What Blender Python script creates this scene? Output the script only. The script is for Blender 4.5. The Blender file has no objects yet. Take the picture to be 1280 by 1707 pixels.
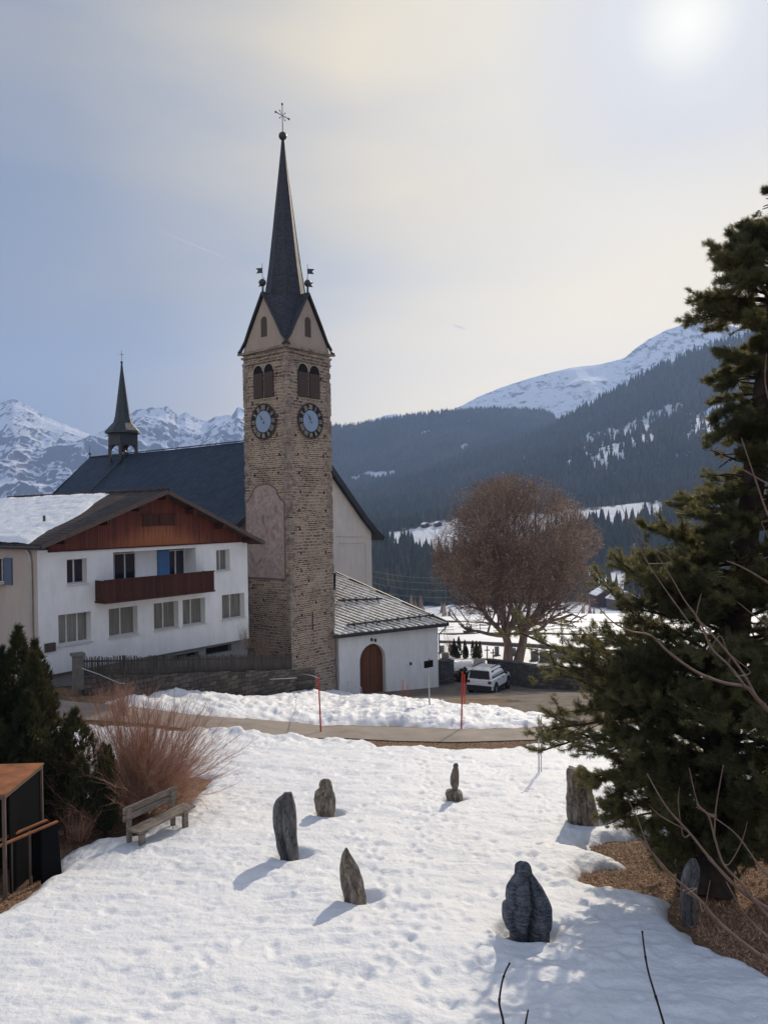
import bpy, bmesh, math, random
import numpy as np
from mathutils import Vector, Matrix
random.seed(7); RS = np.random.RandomState(11)
R = math.radians
C = bpy.context.scene.collection
scene = bpy.context.scene
# ------------------------------------------------------------------ camera
F = 1282.0; CZ = 12.0; ROLL = R(1.0)
RT = np.array([math.cos(ROLL), 0, -math.sin(ROLL)]); UP = np.array([math.sin(ROLL), 0, math.cos(ROLL)])
camd = bpy.data.cameras.new('camera'); cam = bpy.data.objects.new('camera', camd); C.objects.link(cam)
camd.sensor_fit = 'VERTICAL'; camd.sensor_height = 36; camd.lens = F/1707*36
camd.clip_start = 0.1; camd.clip_end = 40000
cam.matrix_world = Matrix(((RT[0], UP[0], 0, 0), (0, 0, -1, 0), (RT[2], UP[2], 0, CZ), (0, 0, 0, 1)))
scene.camera = cam
# ------------------------------------------------------------------ sun and sky
SUN_AZ, SUN_EL = R(22.0), R(30.3)            # azimuth to the right of +Y
SD = Vector((math.sin(SUN_AZ)*math.cos(SUN_EL), math.cos(SUN_AZ)*math.cos(SUN_EL), math.sin(SUN_EL)))
sl = bpy.data.lights.new('sun', 'SUN'); sl.energy = 4.6; sl.angle = R(0.7); sl.color = (1, .87, .69)
so = bpy.data.objects.new('sun', sl); C.objects.link(so); so.rotation_euler = SD.to_track_quat('Z', 'Y').to_euler()
so.location = (60, 100, 90)
w = bpy.data.worlds.new('World'); scene.world = w; w.use_nodes = True
nt = w.node_tree; nt.nodes.clear(); N = nt.nodes.new; L = nt.links.new
out = N('ShaderNodeOutputWorld'); bg = N('ShaderNodeBackground'); bg.inputs['Strength'].default_value = 0.13
sky = N('ShaderNodeTexSky'); sky.sky_type = 'NISHITA'; sky.sun_disc = False
sky.sun_elevation = SUN_EL; sky.sun_rotation = SUN_AZ; sky.altitude = 1200; sky.air_density = 1.0; sky.dust_density = 1.2; sky.ozone_density = 1.5
tc = N('ShaderNodeTexCoord')
def wmath(op, a, b=None, c=None, clamp=False):
    n = N('ShaderNodeMath'); n.operation = op; n.use_clamp = clamp
    for i, v in enumerate((a, b, c)):
        if v is None: continue
        if isinstance(v, (int, float)): n.inputs[i].default_value = v
        else: L(v, n.inputs[i])
    return n.outputs[0]
def wmix(fac, a, b, typ='MIX'):
    n = N('ShaderNodeMix'); n.data_type = 'RGBA'; n.blend_type = typ
    for i, v in ((0, fac), (6, a), (7, b)):
        if isinstance(v, (int, float)): n.inputs[i].default_value = v
        elif isinstance(v, tuple): n.inputs[i].default_value = (*v, 1)
        else: L(v, n.inputs[i])
    return n.outputs[2]
def wramp(fac, stops):
    n = N('ShaderNodeValToRGB'); L(fac, n.inputs[0]); cr = n.color_ramp
    while len(cr.elements) < len(stops): cr.elements.new(.5)
    for e, (p, c) in zip(cr.elements, stops):
        e.position = p; e.color = (*c, 1) if isinstance(c, tuple) else (c, c, c, 1)
    return n.outputs[0]
vdot = N('ShaderNodeVectorMath'); vdot.operation = 'DOT_PRODUCT'; L(tc.outputs['Generated'], vdot.inputs[0]); vdot.inputs[1].default_value = SD
dots = wmath('MAXIMUM', vdot.outputs['Value'], -0.99999)
ang = wmath('ARCCOSINE', wmath('MINIMUM', dots, 0.99999))      # radians from the sun
a01 = wmath('DIVIDE', ang, math.pi, clamp=True)
mp = N('ShaderNodeMapping'); mp.inputs['Scale'].default_value = (1.1, 1.0, 4.2); mp.inputs['Rotation'].default_value = (0, R(-14), 0)
L(tc.outputs['Generated'], mp.inputs[0])
nz = N('ShaderNodeTexNoise'); nz.inputs['Scale'].default_value = 1.7; nz.inputs['Detail'].default_value = 4; nz.inputs['Roughness'].default_value = .42; nz.inputs['Distortion'].default_value = .35
L(mp.outputs[0], nz.inputs[0])
cov = wramp(nz.outputs[0], [(0.38, .05), (0.50, .55), (0.62, 1.0)])
# thin high cloud veil, bright and warm round the sun, blue grey to the side, brightened behind the camera as added fill
P_ = lambda st: [(a/math.pi, c) for a, c in st]
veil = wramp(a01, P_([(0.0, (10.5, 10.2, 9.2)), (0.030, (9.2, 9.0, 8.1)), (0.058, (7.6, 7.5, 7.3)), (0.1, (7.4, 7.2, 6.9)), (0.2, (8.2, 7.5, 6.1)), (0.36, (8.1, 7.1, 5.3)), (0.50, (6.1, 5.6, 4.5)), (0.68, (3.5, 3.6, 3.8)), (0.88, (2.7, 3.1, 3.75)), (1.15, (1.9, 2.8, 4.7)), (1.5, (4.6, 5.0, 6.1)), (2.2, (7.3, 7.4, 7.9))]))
clear = wramp(a01, P_([(0.0, (10.5, 10.2, 9.2)), (0.030, (9.2, 9.0, 8.1)), (0.058, (7.4, 7.4, 7.3)), (0.1, (7.2, 7.1, 6.9)), (0.2, (7.8, 7.2, 6.0)), (0.36, (6.6, 6.05, 4.9)), (0.50, (4.0, 4.1, 4.3)), (0.68, (2.6, 3.0, 3.65)), (0.88, (2.05, 2.6, 3.55)), (1.15, (1.5, 2.3, 4.5)), (1.5, (4.0, 4.5, 5.8)), (2.2, (5.6, 6.0, 7.0))]))  # gaps in the veil, also brightened behind the camera for fill
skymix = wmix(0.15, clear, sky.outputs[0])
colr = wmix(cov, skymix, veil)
# thin cloud near the skyline catching warm light on the sun's side
sz = N('ShaderNodeSeparateXYZ'); L(tc.outputs['Generated'], sz.inputs[0])
vh = N('ShaderNodeVectorMath'); vh.operation = 'DOT_PRODUCT'; L(tc.outputs['Generated'], vh.inputs[0]); vh.inputs[1].default_value = (math.sin(SUN_AZ), math.cos(SUN_AZ), 0)
lowf = wmath('MULTIPLY', wmath('SUBTRACT', 1.0, wmath('DIVIDE', wmath('ABSOLUTE', wmath('SUBTRACT', sz.outputs[2], wmath('MULTIPLY', wmath('SUBTRACT', vh.outputs['Value'], .80), 1.0))), .30), clamp=True), wmath('DIVIDE', wmath('SUBTRACT', vh.outputs['Value'], .72), .24, clamp=True))
colr = wmix(wmath('MULTIPLY', lowf, .8), colr, (12.6, 10.5, 6.6))
# a faint contrail: thin band round a great circle, short length
def dotn(v):
    n = N('ShaderNodeVectorMath'); n.operation = 'DOT_PRODUCT'; L(tc.outputs['Generated'], n.inputs[0]); n.inputs[1].default_value = v; return n.outputs['Value']
def pdir(px, py):
    v = RT*((px-640)/F) + UP*((853.5-py)/F) + np.array([0, 1, 0]); return v/np.linalg.norm(v)
for (p, q, wd, st) in (((256, 380), (400, 440), .0011, .5), ((752, 541), (778, 549), .0022, .8)):
    a, b = pdir(*p), pdir(*q); nrm = np.cross(a, b); nrm /= np.linalg.norm(nrm); mid = (a+b)/2; mid /= np.linalg.norm(mid)
    half = float(a.dot(mid))
    off = wmath('ABSOLUTE', dotn(tuple(nrm)))
    band = wmath('SUBTRACT', 1.0, wmath('DIVIDE', off, wd), clamp=True)
    ln = wmath('DIVIDE', wmath('SUBTRACT', dotn(tuple(mid)), half), (1-half)*1.0, clamp=True)
    colr = wmix(wmath('MULTIPLY', wmath('MULTIPLY', band, ln), st), colr, (6.2, 6.1, 6.2))
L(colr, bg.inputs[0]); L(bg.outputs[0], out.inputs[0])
scene.view_settings.view_transform = 'Standard'; scene.view_settings.look = 'None'
scene.view_settings.gamma = 1; scene.view_settings.exposure = -0.22
scene.render.engine = 'CYCLES'
scene.cycles.volume_bounces = 1; scene.cycles.max_bounces = 8

# ------------------------------------------------------------------ helpers: positions
def at(px, py, D):
    v = RT*((px-640)/F) + UP*((853.5-py)/F) + np.array([0, 1, 0]); p = v*D; p[2] += CZ; return p
def at_np(px, py, D):
    dx = (px-640)/F; dy = (853.5-py)/F
    return np.stack([(RT[0]*dx+UP[0]*dy)*D, D*np.ones_like(dx), (RT[2]*dx+UP[2]*dy)*D+CZ], -1)
def proj(p):
    p = np.asarray(p, float); q = p-np.array([0, 0, CZ]); y = np.maximum(q[..., 1], .01)
    return 640+F*(q@RT)/y, 853.5-F*(q@UP)/y
KY = np.array([-500, 0, 36, 46, 53, 60, 66, 75, 100, 150, 240, 300, 20000])
KZ = np.array([-3, -5.6, -9.74, -11.12, -12.4, -13.2, -13.95, -14.95, -17.9, -23.1, -33, -62, -62])+CZ
def smooth_knots():
    Y = np.concatenate([np.arange(-60, 300, .5)]); Z = np.interp(Y, KY, KZ)
    k = np.hanning(13); k /= k.sum(); Zs = np.convolve(Z, k, 'same'); Zs[:8] = Z[:8]; Zs[-8:] = Z[-8:]; return Y, Zs
GY, GZ = smooth_knots()
def z0(X, Y):                                   # top of the snow / general level, banking up towards the house on the left
    X = np.asarray(X, float); Y = np.asarray(Y, float); t = np.clip((Y-25)/9, 0, 1); u = np.clip((62-Y)/10, 0, 1)
    return np.clip(.165*(-X-2.9), 0, 2.0)*t*t*(3-2*t)*u+np.where((Y > -59) & (Y < 299), np.interp(Y, GY, GZ), np.interp(Y, KY, KZ))
GD = 0.22
def gz(X, Y): return float(z0(np.float64(X), np.float64(Y)))-GD     # bare ground
def onground(px, py, lift=0.0):
    v = RT*((px-640)/F) + UP*((853.5-py)/F) + np.array([0, 1, 0])
    Ds = np.concatenate([np.arange(4, 60, .02), np.arange(60, 299, .1)])
    zz = CZ+v[2]*Ds - (z0(Ds*v[0], Ds)+lift)
    i = int(np.argmax(zz < 0)) if (zz < 0).any() else len(Ds)-1; D = Ds[i]
    return np.array([v[0]*D, D, float(z0(v[0]*D, D))+lift])
def hit(px, py, P0, n):
    v = RT*((px-640)/F) + UP*((853.5-py)/F) + np.array([0, 1, 0]); o = np.array([0, 0, CZ]); n = np.asarray(n, float)
    return o+v*(np.dot(np.asarray(P0)-o, n)/np.dot(v, n))
# ------------------------------------------------------------------ noise
def _h(i, j, k, s):
    n = (i*374761393+j*668265263+k*2147483647+s*1274126177) & 0xffffffff
    n = ((n ^ (n >> 13))*1274126177) & 0xffffffff
    return ((n ^ (n >> 16)) & 0xffff)/65535.0
def vnoise(x, y, z=0, seed=0):
    x = np.asarray(x, float); y = np.asarray(y, float); z = np.asarray(z, float)+0*x
    xi, yi, zi = np.floor(x).astype(np.int64), np.floor(y).astype(np.int64), np.floor(z).astype(np.int64)
    fx, fy, fz = x-xi, y-yi, z-zi
    fx = fx*fx*fx*(fx*(fx*6-15)+10); fy = fy*fy*fy*(fy*(fy*6-15)+10); fz = fz*fz*fz*(fz*(fz*6-15)+10)
    r = 0
    for a in (0, 1):
        for b in (0, 1):
            for c in (0, 1):
                r = r+_h(xi+a, yi+b, zi+c, seed)*(fx if a else 1-fx)*(fy if b else 1-fy)*(fz if c else 1-fz)
    return r*2-1
def fbm(x, y, z=0, o=4, seed=0, g=.5, ridged=False):
    r = 0; a = 1; t = 0
    for i in range(o):
        v = vnoise(np.asarray(x)*2**i+i*17.3, np.asarray(y)*2**i+i*9.1, np.asarray(z)*2**i, seed+i)
        if ridged: v = 1-2*np.abs(v)
        r = r+a*v; t += a; a *= g
    return r/t
def poly_sd(X, Y, poly):                        # signed distance, positive inside
    P = np.asarray(poly, float); d = np.full(X.shape, 1e18); ins = np.zeros(X.shape, bool)
    for i in range(len(P)):
        a, b = P[i], P[(i+1) % len(P)]; e = b-a
        t = np.clip(((X-a[0])*e[0]+(Y-a[1])*e[1])/(e@e+1e-12), 0, 1)
        d = np.minimum(d, (X-a[0]-t*e[0])**2+(Y-a[1]-t*e[1])**2)
        c = ((a[1] > Y) != (b[1] > Y))
        with np.errstate(divide='ignore', invalid='ignore'):
            xx = a[0]+(Y-a[1])*e[0]/(e[1] if e[1] != 0 else 1e-9)
        ins ^= c & (X < xx)
    return np.where(ins, 1, -1)*np.sqrt(d)
def gpoly(pts): return [onground(*p)[:2] for p in pts]
# ------------------------------------------------------------------ helpers: objects
ORI = {}
def thing(name, label, cat, loc=(0, 0, 0), rz=0, group=None):
    o = bpy.data.objects.new(name, None); C.objects.link(o); o.location = loc; o.rotation_euler = (0, 0, rz)
    o.empty_display_size = .3
    tag(o, label, cat, group); ORI[o] = np.array(loc, float); return o
def tag(o, label, cat, group=None, kind=None):
    if label: o['label'] = label
    if cat: o['category'] = cat
    if group: o['group'] = group
    if kind: o['kind'] = kind
    return o
def struct(o): o['kind'] = 'structure'; return o
def box_uv(me):
    uv = me.uv_layers.new(name='UVMap'); n = len(me.loops)
    co = np.empty(len(me.vertices)*3); me.vertices.foreach_get('co', co); co = co.reshape(-1, 3)
    vi = np.empty(n, int); me.loops.foreach_get('vertex_index', vi)
    nn = np.empty(len(me.polygons)*3); me.polygons.foreach_get('normal', nn); nn = nn.reshape(-1, 3)
    lt = np.empty(len(me.polygons), int); me.polygons.foreach_get('loop_total', lt)
    ln = np.repeat(nn, lt, 0); t = np.stack([-ln[:, 1], ln[:, 0], 0*ln[:, 0]], 1); l = np.linalg.norm(t, axis=1)
    flat = l < .05; t[flat] = (1, 0, 0); l[flat] = 1; t /= l[:, None]; b = np.cross(ln, t)
    p = co[vi]; uv.data.foreach_set('uv', np.stack([(p*t).sum(1), (p*b).sum(1)], 1).astype(np.float32).ravel())
class MB:
    def __init__(s): s.v = []; s.f = []
    def add(s, vs, fs):
        o = len(s.v); s.v.extend([tuple(map(float, p)) for p in vs]); s.f.extend([tuple(i+o for i in f) for f in fs]); return s
    def hexa(s, p):                             # p: 4 bottom (ccw) + 4 top
        return s.add(p, [(3, 2, 1, 0), (4, 5, 6, 7), (0, 1, 5, 4), (1, 2, 6, 5), (2, 3, 7, 6), (3, 0, 4, 7)])
    def obox(s, o, a, b, c):
        o, a, b, c = (np.asarray(q, float) for q in (o, a, b, c))
        if np.dot(np.cross(a, b), c) < 0: a, b = b, a
        return s.hexa([o, o+a, o+a+b, o+b, o+c, o+a+c, o+a+b+c, o+b+c])
    def box(s, c, d, rz=0):
        ca, sa = math.cos(rz), math.sin(rz); c = np.asarray(c, float)
        a = np.array([ca, sa, 0])*d[0]; b = np.array([-sa, ca, 0])*d[1]; e = np.array([0, 0, d[2]])
        return s.obox(c-a/2-b/2-e/2, a, b, e)
    def beam(s, p, q, w, h=None):
        p, q = np.asarray(p, float), np.asarray(q, float); h = h or w; d = q-p; d /= np.linalg.norm(d)
        a = np.cross(d, (0, 0, 1)); l = np.linalg.norm(a); a = np.array([1., 0, 0]) if l < 1e-3 else a/l; b = np.cross(a, d)
        return s.obox(p-a*w/2-b*h/2, a*w, b*h, q-p)
    def tube(s, p, q, r0, r1=None, n=8):
        r1 = r0 if r1 is None else r1; p, q = np.asarray(p, float), np.asarray(q, float); d = q-p; d /= np.linalg.norm(d)
        a = np.cross(d, (0, 0, 1)); l = np.linalg.norm(a); a = np.array([1., 0, 0]) if l < 1e-3 else a/l; b = np.cross(d, a)
        vs = [pt+(a*math.cos(t)+b*math.sin(t))*r for pt, r in ((p, r0), (q, r1)) for t in [2*math.pi*i/n for i in range(n)]]
        return s.add(vs, [(i, (i+1) % n, n+(i+1) % n, n+i) for i in range(n)]+[tuple(range(n-1, -1, -1)), tuple(range(n, 2*n))])
    def path(s, pts, r, n=6):
        for a, b in zip(pts[:-1], pts[1:]): s.tube(a, b, r, r, n)
        return s
    def ball(s, c, r, n=12, m=8, sq=(1, 1, 1)):
        vs = []; c = np.asarray(c, float)
        for i in range(1, m):
            for j in range(n):
                t, p = math.pi*i/m, 2*math.pi*j/n
                vs.append(c+np.array([math.sin(t)*math.cos(p)*sq[0], math.sin(t)*math.sin(p)*sq[1], math.cos(t)*sq[2]])*r)
        vs += [c+np.array([0, 0, r*sq[2]]), c-np.array([0, 0, r*sq[2]])]; T, B = len(vs)-2, len(vs)-1
        fs = [(i*n+j, (i+1)*n+j, (i+1)*n+(j+1) % n, i*n+(j+1) % n) for i in range(m-2) for j in range(n)]
        fs += [(T, j, (j+1) % n) for j in range(n)]+[(B, (m-2)*n+(j+1) % n, (m-2)*n+j) for j in range(n)]
        return s.add(vs, fs)
    def prism(s, poly, d):                      # poly: coplanar 3-D points, d: extrusion vector
        n = len(poly); P = [np.asarray(p, float) for p in poly]; d = np.asarray(d, float)
        nn = sum((np.cross(P[i]-P[0], P[(i+1) % n]-P[0]) for i in range(1, n)), np.zeros(3))
        if np.dot(nn, d) > 0: P = P[::-1]
        return s.add(P+[p+d for p in P], [tuple(range(n)), tuple(range(2*n-1, n-1, -1))]+[(i, i+n, (i+1) % n+n, (i+1) % n) for i in range(n)])
    def build(s, name, m, parent=None, smooth=False, bevel=0, world=True):
        me = bpy.data.meshes.new(name); o0 = ORI.get(parent, np.zeros(3)) if (parent is not None and world) else np.zeros(3)
        V = np.array(s.v)-o0; loc = None
        if parent is None: loc = np.array([V[:, 0].mean(), V[:, 1].mean(), V[:, 2].min()]); V = V-loc
        me.from_pydata(V.tolist(), [], s.f); me.update()
        if bevel:
            bm = bmesh.new(); bm.from_mesh(me); bmesh.ops.bevel(bm, geom=[e for e in bm.edges if e.is_manifold and e.calc_face_angle() > .5], offset=bevel, segments=2, affect='EDGES', profile=.6); bm.to_mesh(me); bm.free()
        box_uv(me)
        if smooth: me.polygons.foreach_set('use_smooth', [True]*len(me.polygons))
        me.materials.append(m); o = bpy.data.objects.new(name, me); C.objects.link(o)
        if parent is not None: o.parent = parent; ORI[o] = o0
        else: o.location = loc; ORI[o] = loc
        return o
def np_mesh(name, V, Fa, m, parent=None, smooth=True, attrs=None, base=None):
    V = np.asarray(V, np.float64); o0 = ORI[parent] if (parent is not None and base is None) else (np.zeros(3) if base is None else np.asarray(base))
    V = V-o0; me = bpy.data.meshes.new(name); k = Fa.shape[1]; nF = len(Fa)
    me.vertices.add(len(V)); me.vertices.foreach_set('co', V.astype(np.float32).ravel())
    me.loops.add(nF*k); me.loops.foreach_set('vertex_index', Fa.astype(np.int32).ravel())
    me.polygons.add(nF); me.polygons.foreach_set('loop_start', np.arange(0, nF*k, k, dtype=np.int32))
    me.polygons.foreach_set('use_smooth', np.full(nF, smooth)); me.update(calc_edges=True)
    for an, av in (attrs or {}).items():
        a = me.attributes.new(an, 'FLOAT', 'POINT'); a.data.foreach_set('value', np.asarray(av, np.float32).ravel())
    me.materials.append(m); o = bpy.data.objects.new(name, me); C.objects.link(o)
    if parent is not None: o.parent = parent; ORI[o] = o0
    elif base is not None: o.location = base; ORI[o] = o0
    return o
def grid_faces(nr, nc):
    i = np.arange(nr-1)[:, None]*nc+np.arange(nc-1)[None]; return np.stack([i, i+1, i+nc+1, i+nc], -1).reshape(-1, 4)
def tubes_np(S, n=3):                            # S: rows p0(3) p1(3) r0 r1 -> verts, quads
    S = np.asarray(S, float); p, q, r0, r1 = S[:, :3], S[:, 3:6], S[:, 6], S[:, 7]
    d = q-p; d /= np.maximum(np.linalg.norm(d, axis=1), 1e-9)[:, None]
    ref = np.where((np.abs(d[:, 2]) > .9)[:, None], np.array([1., 0, 0]), np.array([0, 0, 1.]))
    a = np.cross(d, ref); a /= np.linalg.norm(a, axis=1)[:, None]; b = np.cross(d, a)
    t = 2*np.pi*np.arange(n)/n; c = np.cos(t)[None, :, None]*a[:, None]+np.sin(t)[None, :, None]*b[:, None]
    V = np.concatenate([p[:, None]+c*r0[:, None, None], q[:, None]+c*r1[:, None, None]], 1).reshape(-1, 3)
    base = np.arange(len(S))[:, None]*2*n; j = np.arange(n)
    Fq = np.stack([base+j, base+(j+1) % n, base+n+(j+1) % n, base+n+j], -1).reshape(-1, 4)
    return V, Fq
def copy_tree(root, loc, rz=0, label=None, scale=None):
    r = root.copy(); C.objects.link(r); r.location = loc; r.rotation_euler = (0, 0, rz)
    if scale is not None: r.scale = scale if hasattr(scale, '__len__') else (scale,)*3
    if label: r['label'] = label
    for ch in list(root.children):
        c = ch.copy(); C.objects.link(c); c.parent = r
        for g in list(ch.children):
            d = g.copy(); C.objects.link(d); d.parent = c
    return r
def merge(o, *others):                           # join meshes into o as one surface, keeping materials
    for q in others:
        k = len(o.data.materials); o.data.materials.append(q.data.materials[0]); bm = bmesh.new(); bm.from_mesh(o.data); n = len(bm.faces); bm.from_mesh(q.data)
        bm.faces.ensure_lookup_table()
        for f in bm.faces[n:]: f.material_index = k
        bm.to_mesh(o.data); bm.free(); bpy.data.objects.remove(q)
    return o
# ------------------------------------------------------------------ helpers: materials
class Mat:
    def __init__(s, name):
        s.m = bpy.data.materials.new(name); s.m.use_nodes = True; s.t = s.m.node_tree
        s.b = s.t.nodes['Principled BSDF']; s.co = s.t.nodes.new('ShaderNodeTexCoord')
    def n(s, k, **kw):
        x = s.t.nodes.new(k)
        for a, v in kw.items(): setattr(x, a, v)
        return x
    def l(s, a, b): s.t.links.new(a, b)
    def map(s, src='Object', scale=(1, 1, 1), rot=(0, 0, 0)):
        m = s.n('ShaderNodeMapping'); m.inputs['Scale'].default_value = scale; m.inputs['Rotation'].default_value = rot
        s.l(s.co.outputs[src] if isinstance(src, str) else src, m.inputs[0]); return m.outputs[0]
    def noise(s, vec, sc, det=4, ro=.55, dist=0):
        x = s.n('ShaderNodeTexNoise'); s.l(vec, x.inputs[0]); x.inputs['Scale'].default_value = sc; x.inputs['Detail'].default_value = det
        x.inputs['Roughness'].default_value = ro; x.inputs['Distortion'].default_value = dist; return x.outputs[0]
    def ramp(s, fac, stops):
        x = s.n('ShaderNodeValToRGB'); s.l(fac, x.inputs[0]); cr = x.color_ramp
        while len(cr.elements) < len(stops): cr.elements.new(.5)
        for e, (p, c) in zip(cr.elements, stops): e.position = p; e.color = (*c, 1) if isinstance(c, tuple) else (c, c, c, 1)
        return x.outputs[0]
    def mix(s, fac, a, b, typ='MIX'):
        x = s.n('ShaderNodeMix', data_type='RGBA', blend_type=typ)
        for i, v in ((0, fac), (6, a), (7, b)):
            if isinstance(v, (int, float)): x.inputs[i].default_value = v
            elif isinstance(v, tuple): x.inputs[i].default_value = (*v, 1)
            else: s.l(v, x.inputs[i])
        return x.outputs[2]
    def math(s, op, a, b=0.0, clamp=False):
        x = s.n('ShaderNodeMath', operation=op, use_clamp=clamp)
        for i, v in enumerate((a, b)):
            if isinstance(v, (int, float)): x.inputs[i].default_value = v
            else: s.l(v, x.inputs[i])
        return x.outputs[0]
    def attr(s, nme):
        x = s.n('ShaderNodeAttribute', attribute_name=nme); return x.outputs['Fac']
    def col(s, c):
        if isinstance(c, tuple): s.b.inputs['Base Color'].default_value = (*c, 1)
        else: s.l(c, s.b.inputs['Base Color'])
    def bump(s, h, st=.3, d=.02):
        x = s.n('ShaderNodeBump'); x.inputs['Strength'].default_value = st; x.inputs['Distance'].default_value = d; s.l(h, x.inputs['Height']); s.l(x.outputs[0], s.b.inputs['Normal'])
    def set(s, rough=.8, spec=.3, metal=0):
        s.b.inputs['Roughness'].default_value = rough; s.b.inputs['Specular IOR Level'].default_value = spec; s.b.inputs['Metallic'].default_value = metal; return s
def pm(name, c1, c2=None, sc=3, rough=.8, spec=.3, bump=.2, bsc=20, stretch=(1, 1, 1), metal=0, d=.01):
    M = Mat(name); v = M.map('Object', stretch); c2 = c2 or tuple(x*.8 for x in c1)
    M.col(M.ramp(M.noise(v, sc, 5, .6), [(.3, c2), (.7, c1)]))
    if bump: M.bump(M.noise(v, bsc, 4, .6), bump, d)
    return M.set(rough, spec, metal).m
# snow
def snow_mat(name, dirty=False):
    M = Mat(name); v = M.map('Object')
    n1 = M.noise(v, .6, 5, .6); c = M.ramp(n1, [(.3, (.74, .76, .79)), (.7, (.83, .84, .85))])
    if dirty: c = M.mix(M.ramp(M.noise(v, 1.3, 6, .7), [(.56, 0.), (.72, .55)]), c, (.33, .28, .22))
    c = M.mix(M.attr('dirt'), c, (.20, .15, .10))
    M.col(c); h = M.math('ADD', M.noise(v, 9, 5, .62), M.math('MULTIPLY', M.noise(v, 70, 3, .7), .22)); M.bump(h, .8, .05)
    M.b.inputs['Subsurface Weight'].default_value = .0
    return M.set(.55, .35).m
m_snow = snow_mat('snow'); m_snow2 = snow_mat('dirty_snow', True)
def masonry():
    M = Mat('tower_masonry'); uv = M.co.outputs['UV']; nn = M.n('ShaderNodeTexNoise'); M.l(uv, nn.inputs[0]); nn.inputs['Scale'].default_value = 1.6; nn.inputs['Detail'].default_value = 3
    off = M.n('ShaderNodeVectorMath', operation='MULTIPLY_ADD'); M.l(nn.outputs['Color'], off.inputs[0]); off.inputs[1].default_value = (.14, .15, 0); M.l(uv, off.inputs[2])
    def brick(w_, h_, c1, c2, mo, ms):
        b = M.n('ShaderNodeTexBrick'); M.l(off.outputs[0], b.inputs['Vector']); b.inputs['Scale'].default_value = 1
        b.inputs['Brick Width'].default_value = w_; b.inputs['Row Height'].default_value = h_; b.inputs['Mortar Size'].default_value = ms; b.inputs['Mortar Smooth'].default_value = .35
        b.inputs['Color1'].default_value = (*c1, 1); b.inputs['Color2'].default_value = (*c2, 1); b.inputs['Mortar'].default_value = (*mo, 1); b.offset_frequency = 2; b.squash = 1.5; b.squash_frequency = 3; return b
    b1 = brick(.34, .135, (.10, .066, .048), (.36, .275, .20), (.56, .46, .36), .024)
    b2 = brick(.47, .205, (.14, .10, .08), (.38, .30, .23), (.53, .44, .35), .030)
    msk = M.ramp(M.noise(uv, .33, 3, .5), [(.47, 0.), (.53, 1.)])
    c = M.mix(msk, b1.outputs[0], b2.outputs[0])
    c = M.mix(.55, c, M.ramp(M.noise(uv, .55, 6, .65), [(.3, (.50, .48, .47)), (.52, (1., .97, .93)), (.75, (1.25, 1.12, .98))]), 'MULTIPLY')
    c = M.mix(M.ramp(M.noise(uv, 5.5, 4, .7), [(.60, 0.), (.70, .65)]), c, (.07, .055, .05))
    M.col(c); h = M.mix(msk, b1.outputs['Fac'], b2.outputs['Fac']); M.bump(M.math('SUBTRACT', M.math('MULTIPLY', M.noise(uv, 14, 4, .6), .8), h), .7, .03)
    return M.set(.9, .15).m
m_tower = masonry()
def rubble(name, c1, c2, mo, bw=.5, bh=.24):
    M = Mat(name); uv = M.co.outputs['UV']; nn = M.n('ShaderNodeTexNoise'); M.l(uv, nn.inputs[0]); nn.inputs['Scale'].default_value = 1.3
    off = M.n('ShaderNodeVectorMath', operation='MULTIPLY_ADD'); M.l(nn.outputs['Color'], off.inputs[0]); off.inputs[1].default_value = (.3, .3, 0); M.l(uv, off.inputs[2])
    b = M.n('ShaderNodeTexBrick'); M.l(off.outputs[0], b.inputs['Vector']); b.inputs['Scale'].default_value = 1; b.inputs['Brick Width'].default_value = bw; b.inputs['Row Height'].default_value = bh
    b.inputs['Mortar Size'].default_value = .02; b.inputs['Mortar Smooth'].default_value = .3
    b.inputs['Color1'].default_value = (*c1, 1); b.inputs['Color2'].default_value = (*c2, 1); b.inputs['Mortar'].default_value = (*mo, 1)
    M.col(M.mix(.6, b.outputs[0], M.ramp(M.noise(uv, 1.1, 6, .65), [(.3, .45), (.7, 1.1)]), 'MULTIPLY'))
    M.bump(M.math('SUBTRACT', M.noise(uv, 10, 4, .6), b.outputs['Fac']), .7, .03); return M.set(.92, .1).m
m_rubble = rubble('retaining_stone', (.065, .058, .05), (.15, .13, .11), (.05, .045, .04))
m_darkwall = rubble('dark_stone_blocks', (.09, .088, .085), (.15, .145, .14), (.04, .04, .04), .6, .2)
def plaster(name, c, dirt=.85):
    M = Mat(name); v = M.map('Object'); g = M.map('Object', (1, 1, .25))
    a = M.ramp(M.noise(v, .5, 5, .6), [(.3, tuple(x*dirt for x in c)), (.7, c)]); a = M.mix(.35, a, M.ramp(M.noise(g, 2.2, 5, .7), [(.35, .72), (.65, 1.05)]), 'MULTIPLY')
    M.col(a); M.bump(M.noise(v, 45, 4, .7), .25, .01); return M.set(.9, .15).m
m_white = plaster('white_render', (.80, .795, .78), .88); m_facade = plaster('church_render', (.74, .68, .60), .92)
m_beige = plaster('beige_render', (.50, .43, .38), .9); m_gable = plaster('gable_render', (.44, .36, .29), .85)
m_plinth = plaster('concrete_plinth', (.38, .37, .36), .75)
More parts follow.
